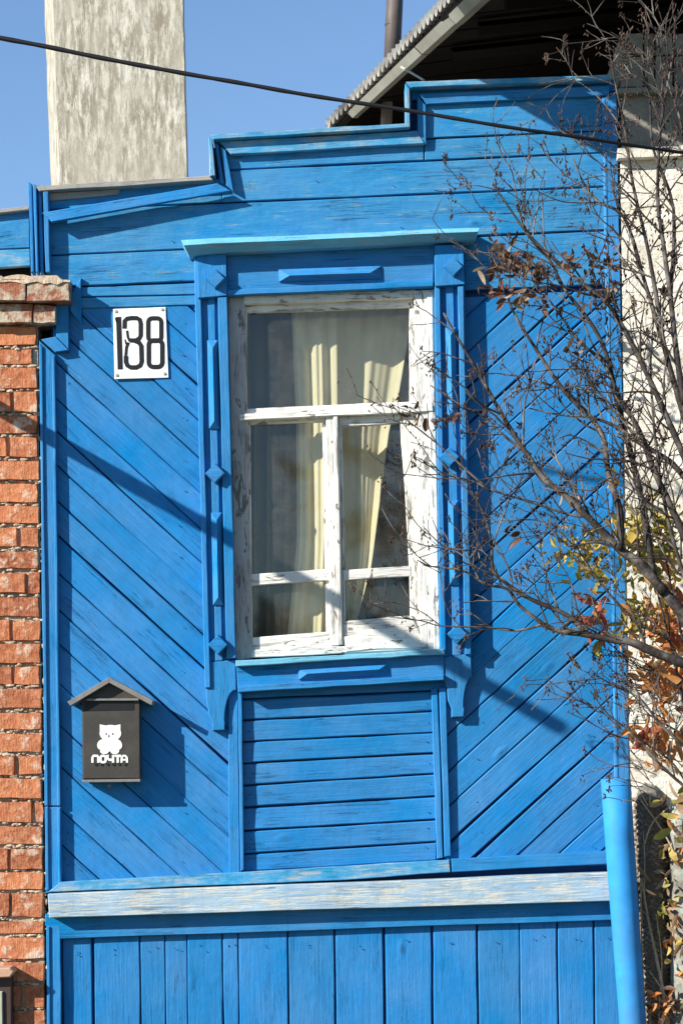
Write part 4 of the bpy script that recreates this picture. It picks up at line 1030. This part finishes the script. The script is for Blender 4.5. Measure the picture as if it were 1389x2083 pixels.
# leaves: a few shared leaf meshes, each leaf its own object
def leaf_mesh(nm, ln, wd, bend, fold):
    vs = []; fs = []; n = 6
    for i in range(n + 1):
        t = i / n; w_ = wd * math.sin(math.pi * min(1, t * .92 + .06)) ** .8 * (1 if 0 < i < n else .08); z = ln * t; y = bend * t * t
        vs += [(-w_ / 2, y - fold * w_, z), (0, y, z), (w_ / 2, y - fold * w_, z)]
    for i in range(n):
        a = i * 3; fs += [(a, a + 1, a + 4, a + 3), (a + 1, a + 2, a + 5, a + 4)]
    me = bpy.data.meshes.new(nm); me.from_pydata(vs, [], fs); me.polygons.foreach_set('use_smooth', [True] * len(fs)); return me
LM = {}
for col, mt in LEAF.items():
    LM[col] = []
    for k in range(3):
        me = leaf_mesh('leaf', rs.uniform(.045, .080), rs.uniform(.020, .032), rs.uniform(-.05, .05), rs.uniform(-.6, .7)); me.materials.append(mt); LM[col].append(me)
nleaf = {}
def leaf(par, x, y, D, col, sc=1., ang=None):
    if nleaf.get(par, 0) >= 298: return
    nleaf[par] = nleaf.get(par, 0) + 1
    o = bpy.data.objects.new('leaf', rs.choice(LM[col])); a = ang if ang is not None else rs.uniform(0, 6.28)
    s = sc * rs.uniform(.8, 1.5)
    M = Matrix.Translation(P(x, y, D)) @ Matrix.Rotation(a, 4, 'Y') @ Matrix.Rotation(rs.uniform(-1.3, 1.3), 4, 'Z') @ Matrix.Rotation(rs.uniform(-.6, .6), 4, 'X') @ Matrix.Scale(s, 4)
    put(o, M, par)
# brown curled leaves still on the bare shrub
for cx, cy, sx_, sy_, n, cols in ((1040, 530, 42, 34, 34, ('brown', 'brown', 'tan')), (1015, 600, 26, 22, 9, ('brown', 'red', 'tan')), (1075, 600, 30, 16, 10, ('brown', 'tan')), (1100, 545, 20, 22, 12, ('brown',)), (1160, 520, 14, 20, 5, ('brown',)),
                                  (1205, 535, 16, 24, 8, ('brown',)), (1240, 525, 12, 22, 5, ('brown',)), (1120, 620, 18, 14, 6, ('brown', 'tan')), (1235, 600, 30, 28, 14, ('brown', 'tan')), (965, 552, 4, 8, 2, ('tan',)), (880, 850, 30, 10, 6, ('brown',)), (1345, 590, 20, 30, 8, ('brown',)), (1050, 1090, 20, 18, 6, ('brown',)), (1240, 975, 16, 10, 4, ('yellow',)), (1160, 1010, 20, 14, 3, ('tan',)), (830, 840, 24, 16, 5, ('brown',)), (1185, 700, 30, 30, 8, ('tan', 'brown'))):
    for _ in range(n): leaf(SH, rs.gauss(cx, sx_ * .55), rs.gauss(cy, sy_ * .55), rs.uniform(.22, .40) + DOFF, rs.choice(cols), .68, rs.uniform(1.6, 4.7) if rs.random() < .7 else None)
# second shrub with coloured leaves
S2 = thing('autumn_shrub', 'shrub with yellow, olive and orange autumn leaves crowding the white wall', 'shrub', P(1440, 2320, .2))
SV = BR; BR = []
for pts_, r in (([(1440, 2320), (1430, 1800), (1400, 1500), (1360, 1300), (1320, 1150), (1290, 1040)], 6), ([(1470, 2320), (1440, 1700), (1420, 1450), (1380, 1250), (1350, 1120), (1330, 1040)], 5), ([(1360, 1300), (1290, 1260), (1220, 1180), (1170, 1110), (1140, 1060)], 4),
               ([(1400, 1500), (1350, 1470), (1310, 1440), (1290, 1380)], 3), ([(1410, 1620), (1370, 1560), (1330, 1530), (1290, 1500)], 3), ([(1320, 1150), (1250, 1110), (1190, 1080)], 3), ([(1380, 1400), (1340, 1370), (1290, 1350), (1240, 1310)], 3), ([(1420, 1450), (1400, 1380), (1340, 1280), (1250, 1230)], 3)):
    branch(pts_, r, 1.2, .28, .2, S2)
TW = bmesh.new(); SD2 = SD; SD = bmesh.new()
for sp in BR:
    for i in range(6, len(sp), 3):
        b = sp[i]
        if b[1] < 1700 and b[0] < 1410: twig(b[0], b[1], b[2], rs.uniform(1.2, 3.1), rs.uniform(40, 90), 1.2, 1)
for _ in range(60):
    x = rs.uniform(1285, 1400); y = rs.uniform(1330, 1640); twig(x, y, rs.uniform(.3, .5), rs.uniform(2.0, 3.3), rs.uniform(50, 130), 1.1, 0)
o = bm_obj('twigs', TW, m_twig, S2, Matrix.Translation(P(1300, 1300, .25)), True); o['kind'] = 'stuff'
o = bm_obj('buds', SD, m_seed, S2, Matrix.Translation(P(1300, 1300, .25))); o['kind'] = 'stuff'
for cx, cy, sx_, sy_, n, cols, sc in ((1325, 1110, 52, 66, 78, ('yellow', 'green', 'green', 'yellow', 'tan'), .72), (1185, 1130, 50, 46, 38, ('yellow', 'yellow', 'green', 'tan'), .62), (1215, 1190, 30, 36, 14, ('green', 'yellow'), .6), (1350, 1190, 40, 30, 16, ('orange', 'orange', 'yellow'), .9),
                                      (1215, 1255, 34, 30, 12, ('red', 'orange', 'red'), .9), (1300, 1265, 40, 34, 24, ('green', 'yellow', 'green'), .75), (1355, 1275, 40, 44, 24, ('orange', 'red', 'orange'), .85), (1360, 1385, 38, 34, 28, ('orange', 'orange', 'red'), .8), (1355, 1510, 34, 26, 22, ('orange', 'orange', 'tan'), .85), (1320, 1480, 30, 14, 6, ('red',), .9), (1205, 1325, 14, 10, 3, ('yellow', 'green'), .8), (1375, 1650, 20, 40, 8, ('green', 'tan', 'orange'), .9), (1370, 1340, 30, 20, 12, ('orange', 'tan'), .8)):
    for _ in range(n): leaf(S2, rs.gauss(cx, sx_ * .6), rs.gauss(cy, sy_ * .6), rs.uniform(.16, .42) + DOFF * .6, rs.choice(cols), sc * 1.2)
def leaf_mass(par, clusters, col, sc):
    vs, fs = [], []
    for cx, cy, sx_, sy_, n in clusters:
        for _ in range(n):
            me = rs.choice(LM[col]); s_ = sc * rs.uniform(.7, 1.5); k0 = len(vs)
            M = Matrix.Translation(P(rs.gauss(cx, sx_), rs.gauss(cy, sy_), rs.uniform(.3, .62))) @ Matrix.Rotation(rs.uniform(0, 6.28), 4, 'Y') @ Matrix.Rotation(rs.uniform(-1.3, 1.3), 4, 'Z') @ Matrix.Rotation(rs.uniform(-.6, .6), 4, 'X') @ Matrix.Scale(s_, 4)
            vs += [M @ v.co for v in me.vertices]; fs += [tuple(k0 + q for q in p.vertices) for p in me.polygons]
    o = mesh_obj('leaf_mass', vs, fs, LEAF[col], par); o['kind'] = 'stuff'
leaf_mass(S2, [(1330, 1110, 34, 40, 130), (1190, 1130, 34, 28, 34), (1300, 1270, 30, 26, 30)], 'green', .62)
leaf_mass(S2, [(1330, 1090, 34, 40, 95), (1190, 1110, 34, 28, 50), (1370, 1240, 20, 40, 16)], 'yellow', .62)
leaf_mass(S2, [(1362, 1270, 24, 36, 54), (1355, 1390, 28, 30, 84), (1355, 1500, 26, 26, 54), (1290, 1300, 24, 20, 16), (1215, 1260, 22, 20, 8)], 'orange', .7)
leaf_mass(SH, [(1040, 530, 24, 22, 60), (1010, 600, 16, 14, 14), (1100, 545, 12, 16, 16), (1235, 600, 18, 18, 20), (1240, 520, 10, 20, 10), (900, 850, 30, 8, 10), (1160, 530, 8, 20, 10), (1200, 540, 8, 20, 10)], 'brown', .55)
# dry stalks and weeds by the posts
DS = thing('dry_weeds', 'pale dry stalks and withered leaves in front of the netted post', 'weeds', P(1350, 2320, .25))
for pts_, r in (([(1375, 2330), (1352, 2050), (1335, 1950), (1318, 1870), (1304, 1788)], 3.6), ([(1320, 2330), (1312, 2083), (1306, 1950), (1303, 1790)], 2.4), ([(1345, 2330), (1340, 2083), (1346, 1960), (1334, 1860)], 1.8), ([(1400, 1850), (1372, 1740), (1340, 1680), (1300, 1625)], 2.2), ([(1310, 1720), (1330, 1670), (1385, 1625)], 1.8), ([(1390, 2100), (1350, 2020), (1320, 1975)], 2), ([(1328, 2330), (1322, 2083), (1316, 2030)], 3), ([(1310, 1840), (1311, 1750), (1308, 1690)], 1.4), ([(1389, 2000), (1368, 1900), (1358, 1830)], 1.6)):
    sp = smooth_path([(x, y, .14) for x, y in pts_], 4); bm = bmesh.new(); tube(bm, [P(*p) for p in sp], [lerp(r, r * .6, i / len(sp)) / 450 for i in range(len(sp))], 6)
    bm_obj('stalk', bm, m_straw, DS, Matrix.Translation(P(*sp[0])), True)
for cx, cy, sx_, sy_, n, cols, sc in ((1345, 1840, 12, 44, 18, ('green', 'green'), .45), (1375, 1720, 16, 60, 12, ('tan', 'yellow', 'orange'), .8), (1380, 1950, 14, 90, 16, ('tan', 'orange', 'tan'), .6), (1350, 2050, 26, 30, 34, ('tan', 'brown', 'orange'), .7), (1340, 1760, 24, 60, 14, ('tan', 'tan', 'green'), .6), (1375, 1880, 20, 80, 22, ('tan', 'yellow', 'orange'), .7), (1330, 1640, 26, 10, 5, ('tan', 'green'), .8)):
    for _ in range(n): leaf(DS, rs.gauss(cx, sx_ * .6), rs.gauss(cy, sy_ * .6), rs.uniform(.14, .2), rs.choice(cols), sc)
